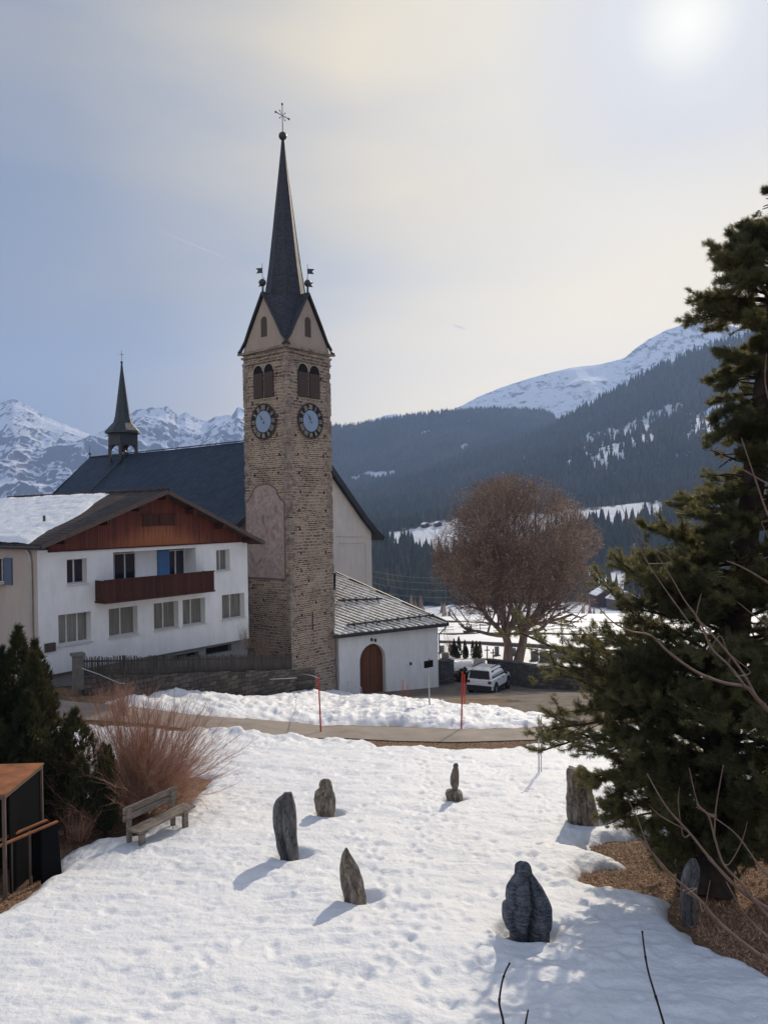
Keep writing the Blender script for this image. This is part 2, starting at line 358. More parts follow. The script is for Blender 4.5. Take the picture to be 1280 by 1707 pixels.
def slate(name, c1, c2, bw=.3, bh=.18, rough=.42, spec=.5, rot=0):
    M = Mat(name); v = M.map('UV', (1, 1, 1), (0, 0, rot)); b = M.n('ShaderNodeTexBrick'); M.l(v, b.inputs['Vector']); b.inputs['Scale'].default_value = 1
    b.inputs['Brick Width'].default_value = bw; b.inputs['Row Height'].default_value = bh; b.inputs['Mortar Size'].default_value = .012; b.inputs['Mortar Smooth'].default_value = .4
    b.inputs['Color1'].default_value = (*c1, 1); b.inputs['Color2'].default_value = (*c2, 1); b.inputs['Mortar'].default_value = (*[x*.45 for x in c1], 1)
    M.col(M.mix(.5, b.outputs[0], M.ramp(M.noise(M.map('Object'), .8, 5, .6), [(.3, .6), (.7, 1.2)]), 'MULTIPLY'))
    M.bump(M.math('SUBTRACT', M.math('MULTIPLY', M.noise(v, 8, 3), .5), b.outputs['Fac']), .5, .02); return M.set(rough, spec).m
m_slate = slate('dark_slate', (.018, .030, .050), (.032, .048, .072), .45, .33, .6, .25, R(32))
m_spire = slate('spire_shingle', (.030, .032, .042), (.055, .055, .07), .2, .16, .6, .3)
m_tile = slate('brown_tile', (.038, .028, .026), (.075, .055, .046), .3, .34, .75, .2)
m_slab = slate('stone_slab_roof', (.10, .10, .095), (.42, .41, .39), 1.6, .30, .36, 1.0, R(-27)); m_slab.node_tree.nodes['Principled BSDF'].inputs['Coat Weight'].default_value = .8; m_slab.node_tree.nodes['Principled BSDF'].inputs['Coat Roughness'].default_value = .35
_m = m_slab.node_tree; _b = _m.nodes['Principled BSDF']; _src = _b.inputs['Base Color'].links[0].from_socket; _n = _m.nodes.new('ShaderNodeTexNoise'); _n.inputs['Scale'].default_value = 1.1; _n.inputs['Detail'].default_value = 7; _n.inputs['Roughness'].default_value = .7
_c = _m.nodes.new('ShaderNodeTexCoord'); _m.links.new(_c.outputs['Object'], _n.inputs[0]); _r = _m.nodes.new('ShaderNodeValToRGB'); _m.links.new(_n.outputs[0], _r.inputs[0]); _r.color_ramp.elements[0].position = .50; _r.color_ramp.elements[1].position = .58
_x = _m.nodes.new('ShaderNodeMix'); _x.data_type = 'RGBA'; _m.links.new(_r.outputs[0], _x.inputs[0]); _m.links.new(_src, _x.inputs[6]); _x.inputs[7].default_value = (.82, .83, .84, 1); _m.links.new(_x.outputs[2], _b.inputs['Base Color'])   # melting snow remnants
m_metal = pm('dark_iron', (.03, .03, .033), rough=.5, spec=.5, bump=.1)
m_copper = slate('dark_copper', (.016, .024, .026), (.028, .038, .040), .4, .3, .45, .5)
m_zinc = pm('zinc', (.42, .41, .40), (.33, .32, .31), rough=.4, metal=.6, bump=.05)
m_louver = pm('brown_shutter', (.10, .07, .055), (.06, .042, .035), 4, .8, bump=.3, bsc=12, stretch=(1, 1, 6))
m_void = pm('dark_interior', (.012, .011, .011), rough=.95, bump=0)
m_glass = Mat('window_glass'); m_glass.col((.012, .016, .03)); m_glass = m_glass.set(.06, .6).m
def curtain():
    M = Mat('curtained_glass'); v = M.map('UV', (14, .4, 1)); M.col(M.ramp(M.noise(v, 1, 3, .6), [(.35, (.10, .10, .09)), (.65, (.21, .205, .185))])); return M.set(.12, .6).m
m_curt = curtain()
m_frame = pm('window_frame', (.62, .60, .56), rough=.5, bump=.05)
m_blue = pm('blue_paint', (.07, .17, .34), (.06, .14, .28), rough=.55, bump=.05)
m_dblue = pm('slate_blue_paint', (.09, .13, .20), rough=.6, bump=.05)
def planks(name, c1, c2, sc, axis='UV'):
    M = Mat(name); v = M.map(axis, (sc, .35, 1)); wv = M.n('ShaderNodeTexBrick'); M.l(M.map(axis, (1, 1, 1)), wv.inputs['Vector']); wv.inputs['Scale'].default_value = 1
    wv.inputs['Brick Width'].default_value = 1/sc; wv.inputs['Row Height'].default_value = 60; wv.inputs['Mortar Size'].default_value = .006; wv.offset = 0
    wv.inputs['Color1'].default_value = (*c1, 1); wv.inputs['Color2'].default_value = (*c2, 1); wv.inputs['Mortar'].default_value = (c2[0]*.2, c2[1]*.2, c2[2]*.2, 1)
    c = M.mix(.6, wv.outputs[0], M.ramp(M.noise(v, 1.5, 5, .65), [(.3, .55), (.7, 1.25)]), 'MULTIPLY'); M.col(c)
    M.bump(M.math('SUBTRACT', M.math('MULTIPLY', M.noise(M.map(axis, (30, 2, 1)), 1, 4), .3), wv.outputs['Fac']), .5, .015); return M.set(.7, .25).m
def gable_wood():
    M = Mat('gable_boards'); wv = M.n('ShaderNodeTexBrick'); M.l(M.co.outputs['UV'], wv.inputs['Vector']); wv.inputs['Scale'].default_value = 1
    wv.inputs['Brick Width'].default_value = .13; wv.inputs['Row Height'].default_value = 60; wv.inputs['Mortar Size'].default_value = .01; wv.offset = 0
    wv.inputs['Color1'].default_value = (.15, .036, .018, 1); wv.inputs['Color2'].default_value = (.085, .022, .013, 1); wv.inputs['Mortar'].default_value = (.03, .01, .006, 1)
    # boards turn streaky orange towards the bottom middle, below the small shutter
    sx = M.n('ShaderNodeSeparateXYZ'); M.l(M.co.outputs['Object'], sx.inputs[0])
    w1 = M.ramp(M.math('ADD', M.math('MULTIPLY', M.attr('orange_mid'), 1.0), M.math('MULTIPLY', M.math('SUBTRACT', M.noise(M.map('UV', (7, .3, 1)), 1.5, 4, .7), .5), 1.1)), [(.50, 0.), (.95, .85)])
    M.col(M.mix(w1, wv.outputs[0], M.mix(M.noise(M.map('UV', (9, .4, 1)), 1, 3), (.42, .15, .055), (.20, .06, .026))))
    M.bump(M.math('MULTIPLY', wv.outputs['Fac'], -1.0), .6, .02); return M.set(.65, .3).m
m_gwood = gable_wood()
m_bwood = planks('balcony_boards', (.085, .028, .018), (.05, .018, .013), 7)
m_door = planks('oak_door', (.16, .060, .028), (.12, .045, .022), 4.5)
m_grey = pm('weathered_wood', (.30, .25, .20), (.12, .10, .08), 3, .85, .2, .6, 12, (1, 1, 5))
m_gr0 = pm('pillar_stone', (.17, .155, .14), (.10, .09, .08), 4, .9, .2, .4, 20)
m_fencew = pm('old_fence_wood', (.10, .085, .07), (.05, .042, .036), 6, .9, bump=.4, stretch=(1, 1, .2))
def fresco():
    M = Mat('faded_fresco'); uv = M.map('UV', (1, .75, 1))
    c = M.ramp(M.noise(uv, .9, 6, .62, .8), [(.28, (.13, .10, .10)), (.40, (.34, .25, .21)), (.47, (.43, .33, .28)), (.52, (.29, .22, .20)), (.57, (.48, .39, .33)), (.64, (.31, .18, .15)), (.72, (.40, .36, .34))])
    c = M.mix(M.ramp(M.noise(uv, 2.2, 5, .6, 1.2), [(.48, 0.), (.72, .45)]), c, (.46, .39, .33)); c = M.mix(M.ramp(M.noise(uv, 1.6, 4, .6, .5), [(.58, 0.), (.68, .5)]), c, (.15, .13, .14))
    M.col(c); M.bump(M.noise(uv, 18, 4), .2, .01); return M.set(.9, .1).m
m_fresco = fresco()
m_frband = pm('fresco_band', (.22, .14, .12), (.14, .09, .08), 3, .9, bump=.1)
m_black = pm('clock_black', (.012, .012, .014), rough=.5, bump=0)
m_gold = pm('clock_gilt', (.42, .37, .27), (.30, .26, .2), 4, .5, bump=.1)
m_dial = pm('clock_dial', (.28, .37, .50), (.24, .33, .46), 1.2, .5, bump=.05)
m_rust = pm('rusted_steel', (.34, .13, .055), (.15, .065, .035), 3, .85, .2, .4, 30)
m_dsteel = pm('brown_steel', (.13, .09, .07), (.08, .06, .05), 5, .7, .3, .3, 30)
m_bpanel = pm('black_panel', (.006, .006, .007), rough=.7, spec=.05, bump=0)
m_red = pm('red_stake', (.62, .03, .015), (.5, .03, .015), rough=.5, bump=.05)
m_pole = pm('pale_metal_pole', (.55, .55, .56), rough=.4, bump=.05)
m_asph = Mat('asphalt'); _v = m_asph.map('Object'); m_asph.col(m_asph.ramp(m_asph.noise(_v, .7, 6, .65), [(.3, (.19, .16, .135)), (.7, (.31, .265, .225))])); m_asph.bump(m_asph.noise(_v, 60, 4, .7), .5, .01); m_asph = m_asph.set(.8, .3).m
m_pave = pm('courtyard_gravel', (.21, .175, .145), (.10, .085, .07), 1.2, .9, .15, .5, 25)
def ground_mat():
    M = Mat('dry_grass_ground'); v = M.map('Object')
    c = M.ramp(M.noise(v, 7, 7, .75), [(.28, (.045, .026, .016)), (.45, (.20, .115, .068)), (.6, (.33, .20, .125)), (.75, (.46, .31, .21))])
    c = M.mix(M.ramp(M.noise(v, .5, 4), [(.42, 0.), (.6, .7)]), c, (.065, .058, .022)); M.col(c); M.bump(M.noise(v, 18, 6, .75), .9, .05); return M.set(.95, .1).m
m_ground = ground_mat()
def foliage(name, stops, rough=.6, transl=.0):
    M = Mat(name); M.col(M.ramp(M.attr('tint'), stops)); M.b.inputs['Subsurface Weight'].default_value = 0
    M.set(rough, .3)
    if transl:
        t = M.n('ShaderNodeBsdfTranslucent'); t.inputs[0].default_value = (*stops[-1][1], 1); x = M.n('ShaderNodeMixShader'); x.inputs[0].default_value = transl
        M.l(M.b.outputs[0], x.inputs[1]); M.l(t.outputs[0], x.inputs[2]); M.l(x.outputs[0], M.t.nodes['Material Output'].inputs[0])
    return M.m
m_needle = foliage('pine_needles', [(0., (.02, .028, .015)), (.5, (.07, .08, .033)), (1., (.26, .235, .095))], .5, .45)
m_thuja = foliage('thuja_sprays', [(0., (.012, .018, .008)), (.6, (.035, .042, .015)), (1., (.12, .10, .03))], .6, .15)
m_spruce = foliage('spruce_needles', [(0., (.012, .02, .016)), (.6, (.045, .052, .036)), (1., (.11, .095, .065))], .8)
m_bark = pm('pine_bark', (.06, .043, .036), (.018, .014, .012), 5, .95, .1, .8, 9, (1, 1, .3), d=.04)
m_bark2 = pm('maple_bark', (.27, .20, .165), (.14, .10, .085), 2, .9, .1, .5, 6, (1, 1, .3))
m_twig = foliage('reddish_twigs', [(0., (.12, .08, .055)), (.6, (.31, .20, .14)), (1., (.60, .46, .34))], .7)
m_osier = foliage('osier_stems', [(0., (.15, .075, .05)), (.6, (.36, .18, .115)), (1., (.52, .32, .22))], .6)
m_grass = foliage('dry_blades', [(0., (.12, .06, .035)), (.6, (.33, .19, .11)), (1., (.52, .35, .23))], .8)
m_fgtwig = pm('bare_branch_bark', (.28, .20, .16), (.17, .115, .09), 8, .6, .3, .3, 30)
m_dtwig = pm('dark_branch_bark', (.035, .025, .03), (.02, .015, .02), 8, .6, .3, .3, 30)

# ------------------------------------------------------------------ GROUND
def axis(near, far, step, mx, grow=1.25):
    a = list(np.arange(near, far+1e-6, step)); s = step
    while a[-1] < mx: s *= grow; a.append(a[-1]+s)
    return a
gx = axis(0, 60, 1.5, 9000); gx = np.array([-3500]+[-x for x in gx[:0:-1] if x < 3400]+[x for x in gx if x < 6400]+[6500]); gy = np.array([-58]+list(np.arange(-55, 0, 5))+[y for y in axis(0, 300, 1.5, 9500) if y < 5200]+[5250])
GX, GYY = np.meshgrid(gx, gy); Z = z0(GX, GYY)-GD
o = np_mesh('ground', np.stack([GX, GYY, Z], -1).reshape(-1, 3), grid_faces(len(gy), len(gx)), m_ground); struct(o)
def strip(name, upper, lower, m, lift, nu=60, nv=6):
    up = np.array([onground(*p)[:2] for p in upper]); lo = np.array([onground(*p)[:2] for p in lower])
    def rs(P):
        d = np.r_[0, np.cumsum(np.linalg.norm(np.diff(P, axis=0), axis=1))]; t = np.linspace(0, d[-1], nu); return np.stack([np.interp(t, d, P[:, 0]), np.interp(t, d, P[:, 1])], 1)
    a, b = rs(up), rs(lo); t = np.linspace(0, 1, nv)[:, None, None]; P = a[None]*(1-t)+b[None]*t
    X, Y = P[..., 0], P[..., 1]; V = np.stack([X, Y, z0(X, Y)-GD+lift], -1).reshape(-1, 3)
    f = grid_faces(nv, nu)[:, ::-1]; return struct(np_mesh(name, V, f, m))
strip('road', [(-260, 1150), (-60, 1158), (120, 1163), (230, 1172), (330, 1186), (480, 1197), (600, 1203), (760, 1209), (930, 1207), (1100, 1196), (1500, 1180)],
      [(-300, 1185), (-60, 1190), (120, 1192), (230, 1198), (320, 1209), (430, 1216), (560, 1223), (660, 1228), (760, 1230), (930, 1225), (1100, 1212), (1500, 1195)], m_asph, .05)
strip('pavement', [(560, 1150), (640, 1148), (735, 1128), (800, 1122), (880, 1128), (960, 1140), (1100, 1145), (1300, 1140)],
      [(560, 1175), (640, 1180), (735, 1184), (800, 1188), (880, 1194), (960, 1196), (1100, 1186), (1300, 1170)], m_pave, .03)
# snow: one thick sheet that dives below the ground where there is none
LAWN = gpoly([(-420, 1707), (-420, 1560), (-100, 1560), (0, 1504), (55, 1467), (98, 1442), (112, 1408), (150, 1390), (200, 1386), (228, 1384), (262, 1366), (300, 1352), (316, 1330), (336, 1306), (350, 1290), (290, 1285), (200, 1300), (140, 1320),
              (140, 1372), (66, 1392), (50, 1330), (-60, 1330), (-420, 1330), (-420, 1212), (-60, 1207), (120, 1209), (230, 1210), (300, 1213), (360, 1213), (430, 1219), (560, 1227), (606, 1230), (640, 1241), (700, 1241), (760, 1246), (850, 1242), (900, 1235), (960, 1224), (1030, 1217), (1300, 1208), (1560, 1205), (1560, 1365),
              (1290, 1380), (1100, 1387), (1020, 1389), (978, 1396), (992, 1410), (1036, 1424), (1044, 1434), (1010, 1434), (966, 1440), (960, 1454), (1000, 1470), (1060, 1476), (1112, 1484), (1120, 1520), (1165, 1560), (1235, 1588), (1300, 1612), (1500, 1690), (1500, 1850), (-420, 1850)])
BERM = gpoly([(170, 1166), (232, 1158), (258, 1150), (300, 1147), (380, 1156), (430, 1157), (520, 1152), (560, 1150), (600, 1158), (650, 1160), (700, 1163), (760, 1170), (850, 1178), (925, 1190), (938, 1197), (890, 1205), (760, 1207), (600, 1201), (480, 1195), (330, 1185), (262, 1178), (200, 1172)])
FAR = gpoly([(728, 1108), (748, 1112), (762, 1118), (800, 1122), (860, 1112), (940, 1114), (1000, 1120), (1100, 1124), (1700, 1130), (1700, 1025), (560, 1025), (560, 1060)])
FARL = gpoly([(-500, 1040), (-500, 1025), (0, 1025), (0, 1040)])
ys = 4*np.exp(np.linspace(0, math.log(300/4), 1100)); us = np.linspace(-.78, .82, 760)
YY, UU = np.meshgrid(ys, us, indexing='ij'); XX = UU*YY*np.where(YY < 12, 1+(12-YY)*.06, 1)
zt = z0(XX, YY)
jx = XX+.25*fbm(XX*1.1, YY*1.1, seed=3, o=4); jy = YY+.25*fbm(XX*1.1, YY*1.1, seed=9, o=4)+.10*fbm(XX*5, YY*5, seed=10, o=3)
sdl = poly_sd(jx, jy, LAWN); sdb = poly_sd(jx, jy, BERM); sdf = np.maximum(poly_sd(jx+1.5*fbm(XX*.3, YY*.3, seed=21), jy, FAR), poly_sd(jx, jy, FARL))
def prof(sd, wd): t = np.clip(sd/wd, -1, 1); return np.where(t > 0, np.sin(t*math.pi/2), t)
lawn = -.02 - .26*(1-prof(sdl, .45)) + .0
t_l = np.where(sdl > 0, -.24+.24*prof(sdl, .40), -.24-.3*np.minimum(-sdl, 1))
lump = fbm(XX*.8, YY*1.1, seed=31, o=4)
# relief on the lawn: wind ripples, melt cups, boot prints
rel = .075*fbm(XX*.35, YY*.35, seed=41, o=3)+.060*fbm(XX*1.0+.3*YY, YY*2.0, seed=42, o=4)+.016*fbm(XX*3.4, YY*5.5, seed=45, o=3)-.028*np.clip(fbm(XX*2.6, YY*3.8, seed=43, o=2)-.12, 0, 1)**.8*2
pits = np.zeros_like(XX)
def pit(cx, cy, rx, ry, d):
    i0, i1 = np.searchsorted(ys, [cy-3*ry, cy+3*ry]); 
    if i1 <= i0: return
    s = slice(i0, i1); q = ((XX[s]-cx)/rx)**2+((YY[s]-cy)/ry)**2; pits[s] -= d*np.exp(-q)-.25*d*np.exp(-(np.sqrt(q)-1.5)**2*3)
rr = random.Random(5)
for _ in range(520):
    Y = rr.uniform(9, 32); pit(rr.uniform(-.42, .45)*Y, Y, rr.uniform(.06, .16), rr.uniform(.06, .13), rr.uniform(.015, .05))
for tr in ([(560, 1350), (640, 1340), (760, 1370), (840, 1420), (940, 1480)], [(700, 1260), (720, 1330), (700, 1420), (690, 1520), (640, 1640)], [(560, 1660), (700, 1560), (800, 1500), (930, 1400)], [(780, 1262), (840, 1290), (900, 1330), (960, 1400)], [(300, 1620), (420, 1560), (560, 1640), (700, 1600)], [(330, 1235), (450, 1240), (560, 1236), (640, 1256)], [(600, 1390), (640, 1480), (720, 1640), (760, 1700)]):
    P = [onground(*p) for p in tr]
    for a, b in zip(P[:-1], P[1:]):
        n = max(2, int(np.linalg.norm(b-a)/.36))
        for k in range(n):
            c = a+(b-a)*k/n; sgn = 1 if k % 2 else -1; pit(c[0]+sgn*.13+rr.uniform(-.1, .1), c[1]+rr.uniform(-.12, .12), .085, .125, rr.uniform(.03, .055))
edge = np.clip((YY-28)/3, 0, 1)*np.clip((sdl > 0)*(1-sdl/2.4), 0, 1)
rel = rel+pits+edge*(.20*np.clip(fbm(XX*1.3, YY*1.3, seed=51, o=3)+.35, 0, 1.2)+.10*vnoise(XX*3, YY*3, seed=52))
ppx, ppy = proj(np.stack([XX, YY, zt], -1))
ROCKS = {'a': (480, 1424), 'b': (541, 1354), 'c': (757, 1331), 'd': (590, 1496), 'e': (878, 1549), 'f': (970, 1369), 'g': (1147, 1524)}
RP = {k: onground(*v) for k, v in ROCKS.items()}
for k, (rx, ry, ox) in {'a': (.42, .32, .12), 'b': (.42, .32, .12), 'c': (.42, .3, 0), 'd': (.38, .28, .16), 'e': (.52, .42, 0), 'f': (.5, .35, .2)}.items():
    q = ((XX-RP[k][0]-ox)/rx)**2+((YY-RP[k][1]-.05)/ry)**2; rel = rel-.20*np.exp(-q**3)
t_l = t_l+np.clip(sdl/.3, 0, 1)*rel
bl = .20*np.clip(.5+1.1*fbm(XX*.42, YY*.5, seed=61, o=3), .10, 1.3)+.17*fbm(XX*1.5, YY*1.9, seed=62, o=4, ridged=True)
t_b = np.where(sdb > 0, -.24+(.20+bl)*prof(sdb, 1.1), -.24-.3*np.minimum(-sdb, 1))
t_f = np.where(sdf > 0, -.24+.26*prof(sdf, 1.5)+.09*fbm(XX*.25, YY*.25, seed=71, o=4)+np.clip((YY-85)/40, 0, 1)*.55*(fbm(XX/14, YY/16, seed=72, o=4)+.5), -.24-.2*np.minimum(-sdf, 1))
th = np.maximum(np.maximum(t_l, t_b), t_f); keep = th > -.30
V = np.stack([XX, YY, zt+th], -1).reshape(-1, 3); Fq = grid_faces(len(ys), len(us)); kf = keep.ravel()[Fq].any(1); Fq = Fq[kf]
ux, inv = np.unique(Fq, return_inverse=True); Fq = inv.reshape(-1, 4); V = V[ux]
dirt = np.clip(np.exp(-np.clip(sdl, 0, 9)/.16)*.8*(sdb < 0)*(sdf < 0)+(sdb > 0)*np.clip(fbm(XX*.9, YY*1.2, seed=81, o=5, g=.65)*1.5-.55, 0, .7)+(sdb > 0)*np.exp(-np.clip(sdb, 0, 9)/.2)*.6, 0, 1)*(fbm(XX*3, YY*3, seed=82, o=4)*.8+.6)
o = np_mesh('snow_cover', V, Fq, m_snow, attrs={'dirt': np.clip(dirt, 0, 1).ravel()[ux]}); struct(o)

# ------------------------------------------------------------------ MOUNTAINS
def sheet(name, crest, Dc, Df, foot, m, nx=260, nv=110, amp=60, fr=900, seed=0, ridged=True, jag=0, pw=1.0, snowfn=None, back=1500, label=None, stretch=1.0, envk=6):
    cp = np.array(crest, float); fp = np.array(foot, float); px = np.linspace(cp[0, 0], cp[-1, 0], nx)
    cy = np.interp(px, cp[:, 0], cp[:, 1]); fy = np.interp(px, fp[:, 0], fp[:, 1])
    v = np.linspace(0, 1, nv)[:, None]; D = Dc+(Df-Dc)*v+0*px[None]; py = cy[None]+(fy-cy)[None]*v**pw-jag*fbm(px/9., px*0, seed=seed+5, o=4)[None]*np.exp(-v*22)
    P = at_np(px[None]+0*v, py, D); env = np.clip(v*envk, 0.0, 1)*np.clip((1-v)*4, 0, 1)
    n = fbm(P[..., 0]/fr, P[..., 1]/fr*stretch, seed=seed, o=6, ridged=ridged, g=.52)
    P[..., 2] += amp*env*n
    B = P[0:1].copy(); B = np.concatenate([B+np.array([0, back*k/4, -back*k/4*.5]) for k in (4, 2, 1)], 0)
    A = np.concatenate([B, P], 0); pys = np.concatenate([np.repeat(py[:1], 3, 0), py], 0)
    pxx, pyy = proj(A); sn = np.ones(A.shape[:2]) if snowfn is None else snowfn(pxx, pyy, A)
    o = np_mesh(name, A.reshape(-1, 3), grid_faces(nv+3, nx)[:, ::-1], m, attrs={'snow': sn}); struct(o)
    return dict(P=P, px=px, nv=nv)
def alp_mat(name, rockc, lo, hi, sc, soft=.5, forest=False, wgt=.42, tw=.0, st=(1, .6, 1.1)):
    M = Mat(name); v = M.map('Object', st, (0, R(tw), 0)); g = M.n('ShaderNodeNewGeometry'); sx = M.n('ShaderNodeSeparateXYZ'); M.l(g.outputs['Normal'], sx.inputs[0])
    steep = M.ramp(sx.outputs[2], [(lo, 1.), (hi, 0.)])
    n = M.noise(v, sc, 11, .72, .4); rk = M.ramp(M.math('ADD', M.math('MULTIPLY', steep, wgt), n), [(.62, 0.), (.72, 1.)])
    c = M.mix(rk, (.80, .82, .86), rockc); s = M.attr('snow')
    M.col(M.mix(s, (.035, .042, .032), c) if forest else c); M.bump(M.noise(v, sc*4, 6, .65), .8, 12); return M.set(.85, .1).m
m_alp = alp_mat('alpine_rock_and_snow', (.10, .10, .115), .45, .92, .019, wgt=.40, tw=28, st=(2.0, .8, .7))
m_dome = alp_mat('snow_dome', (.15, .13, .11), .55, .98, .024, wgt=.25, tw=20)
m_slope = alp_mat('forested_slope', (.15, .12, .09), .2, .6, .03, forest=True)
sheet('mountain', [(-500, 640), (-200, 720), (-80, 700), (0, 671), (23, 665), (45, 674), (75, 694), (111, 708), (157, 726), (177, 716), (193, 704), (216, 690), (236, 681), (279, 677), (298, 693), (310, 688), (328, 696), (344, 702), (361, 694), (387, 691), (397, 679), (407, 684), (440, 700), (500, 705), (560, 730), (640, 760)],
      4300, 2900, [(-500, 890), (640, 890)], m_alp, nx=640, nv=320, envk=3.2, amp=230, fr=900, seed=3, jag=2.4, pw=.85, back=900)
sheet('mountain', [(560, 735), (590, 716), (612, 702), (628, 697), (645, 692), (661, 689), (668, 695), (700, 712), (760, 735)], 4400, 4000, [(560, 770), (760, 770)], m_alp, nx=120, nv=50, amp=30, fr=400, seed=8, jag=1.2, back=200)
def domesnow(px, py, A): return np.ones(px.shape)
sheet('mountain', [(560, 735), (700, 705), (738, 688), (770, 676), (800, 660), (835, 646), (870, 634), (905, 624), (950, 613), (1000, 607), (1040, 597), (1060, 580), (1080, 566), (1110, 550), (1150, 537), (1200, 537), (1240, 550), (1320, 556), (1500, 500), (1800, 560)],
      3800, 2700, [(560, 800), (1800, 800)], m_dome, nx=460, nv=200, amp=50, fr=620, seed=14, jag=.6, back=700)
L4c = [(480, 842), (540, 832), (600, 822), (700, 792), (800, 757), (860, 739), (916, 716), (960, 690), (1000, 668), (1060, 634), (1100, 613), (1150, 590), (1220, 568), (1300, 538), (1500, 500), (1800, 520)]
L5c = [(300, 905), (540, 893), (640, 887), (750, 864), (850, 855), (960, 848), (1040, 841), (1105, 833), (1170, 830), (1300, 826), (1800, 820)]
def blobs(px, py, L, nf=18., seed=0, th=0.0):
    r = np.full(px.shape, -9.)
    for (x, y, a, b, rot) in L:
        c, s = math.cos(R(rot)), math.sin(R(rot)); u = ((px-x)*c+(py-y)*s)/a; w_ = (-(px-x)*s+(py-y)*c)/b; r = np.maximum(r, 1-np.sqrt(u*u+w_*w_))
    return r+.55*fbm(px/nf, py/(nf*1.6), seed=seed, o=3)
CL3 = [(632, 792, 42, 9, -8), (772, 748, 9, 14, 30), (706, 724, 12, 5, -20), (778, 703, 18, 3, 0), (590, 800, 12, 6, 0), (718, 803, 10, 5, 0)]
CL4 = [(1040, 745, 95, 26, -24), (1180, 715, 60, 20, -12), (890, 760, 30, 5, -20), (1010, 795, 26, 6, -15), (840, 800, 18, 4, -10), (1140, 760, 30, 5, -10), (1000, 738, 52, 22, -28), (1085, 702, 62, 16, -22), (1190, 690, 60, 14, -10), (950, 770, 8, 14, 0), (1095, 778, 8, 8, 0), (1205, 590, 40, 10, -32), (1145, 812, 4, 12, 0), (735, 690, 1, 1, 0)]
def sn3(px, py, A): return (blobs(px, py, CL3, seed=4) > .12).astype(float)
def sn4(px, py, A): return (blobs(px, py, CL4, 9., seed=5) > .18).astype(float)
S3 = sheet('mountain', [(480, 735), (540, 720), (560, 716), (600, 712), (660, 701), (740, 691), (820, 686), (890, 688), (916, 693), (960, 735), (1040, 760)], 2500, 1950, [(480, 860), (560, 855), (700, 815), (800, 780), (916, 745), (1040, 790)], m_slope, nx=220, nv=90, amp=35, fr=500, seed=24, ridged=False, snowfn=sn3, back=150)
S4 = sheet('hillside', L4c, 1800, 830, [(x, y+14) for x, y in L5c if x >= 300], m_slope, nx=320, nv=140, amp=48, fr=420, seed=34, ridged=False, snowfn=sn4, back=200)
M1 = [(560, 897), (640, 889), (750, 866), (850, 858), (960, 850), (1106, 834), (1104, 862), (1060, 866), (1022, 872), (960, 868), (930, 880), (880, 905), (800, 925), (740, 925), (700, 918), (640, 900)]
M2 = [(940, 966), (1000, 957), (1060, 950), (1160, 946), (1240, 960), (1240, 985), (1170, 992), (1050, 996), (980, 988)]
M3 = [(700, 1008), (1300, 1000), (1300, 1060), (640, 1060)]
def meadow(px, py):
    jx_, jy_ = px+9*fbm(px/14, py/9, seed=77), py+7*fbm(px/16, py/8, seed=78)
    return np.maximum(np.maximum(poly_sd(jx_, jy_, M1), poly_sd(jx_, jy_, M2)), poly_sd(jx_, jy_, M3))
def sn5(px, py, A): return np.clip(meadow(px, py)/3, 0, 1)
S5 = sheet('hillside', L5c, 800, 262, [(300, 1045), (1800, 1045)], m_slope, nx=500, nv=220, amp=5, fr=130, seed=44, ridged=False, snowfn=sn5, back=20)
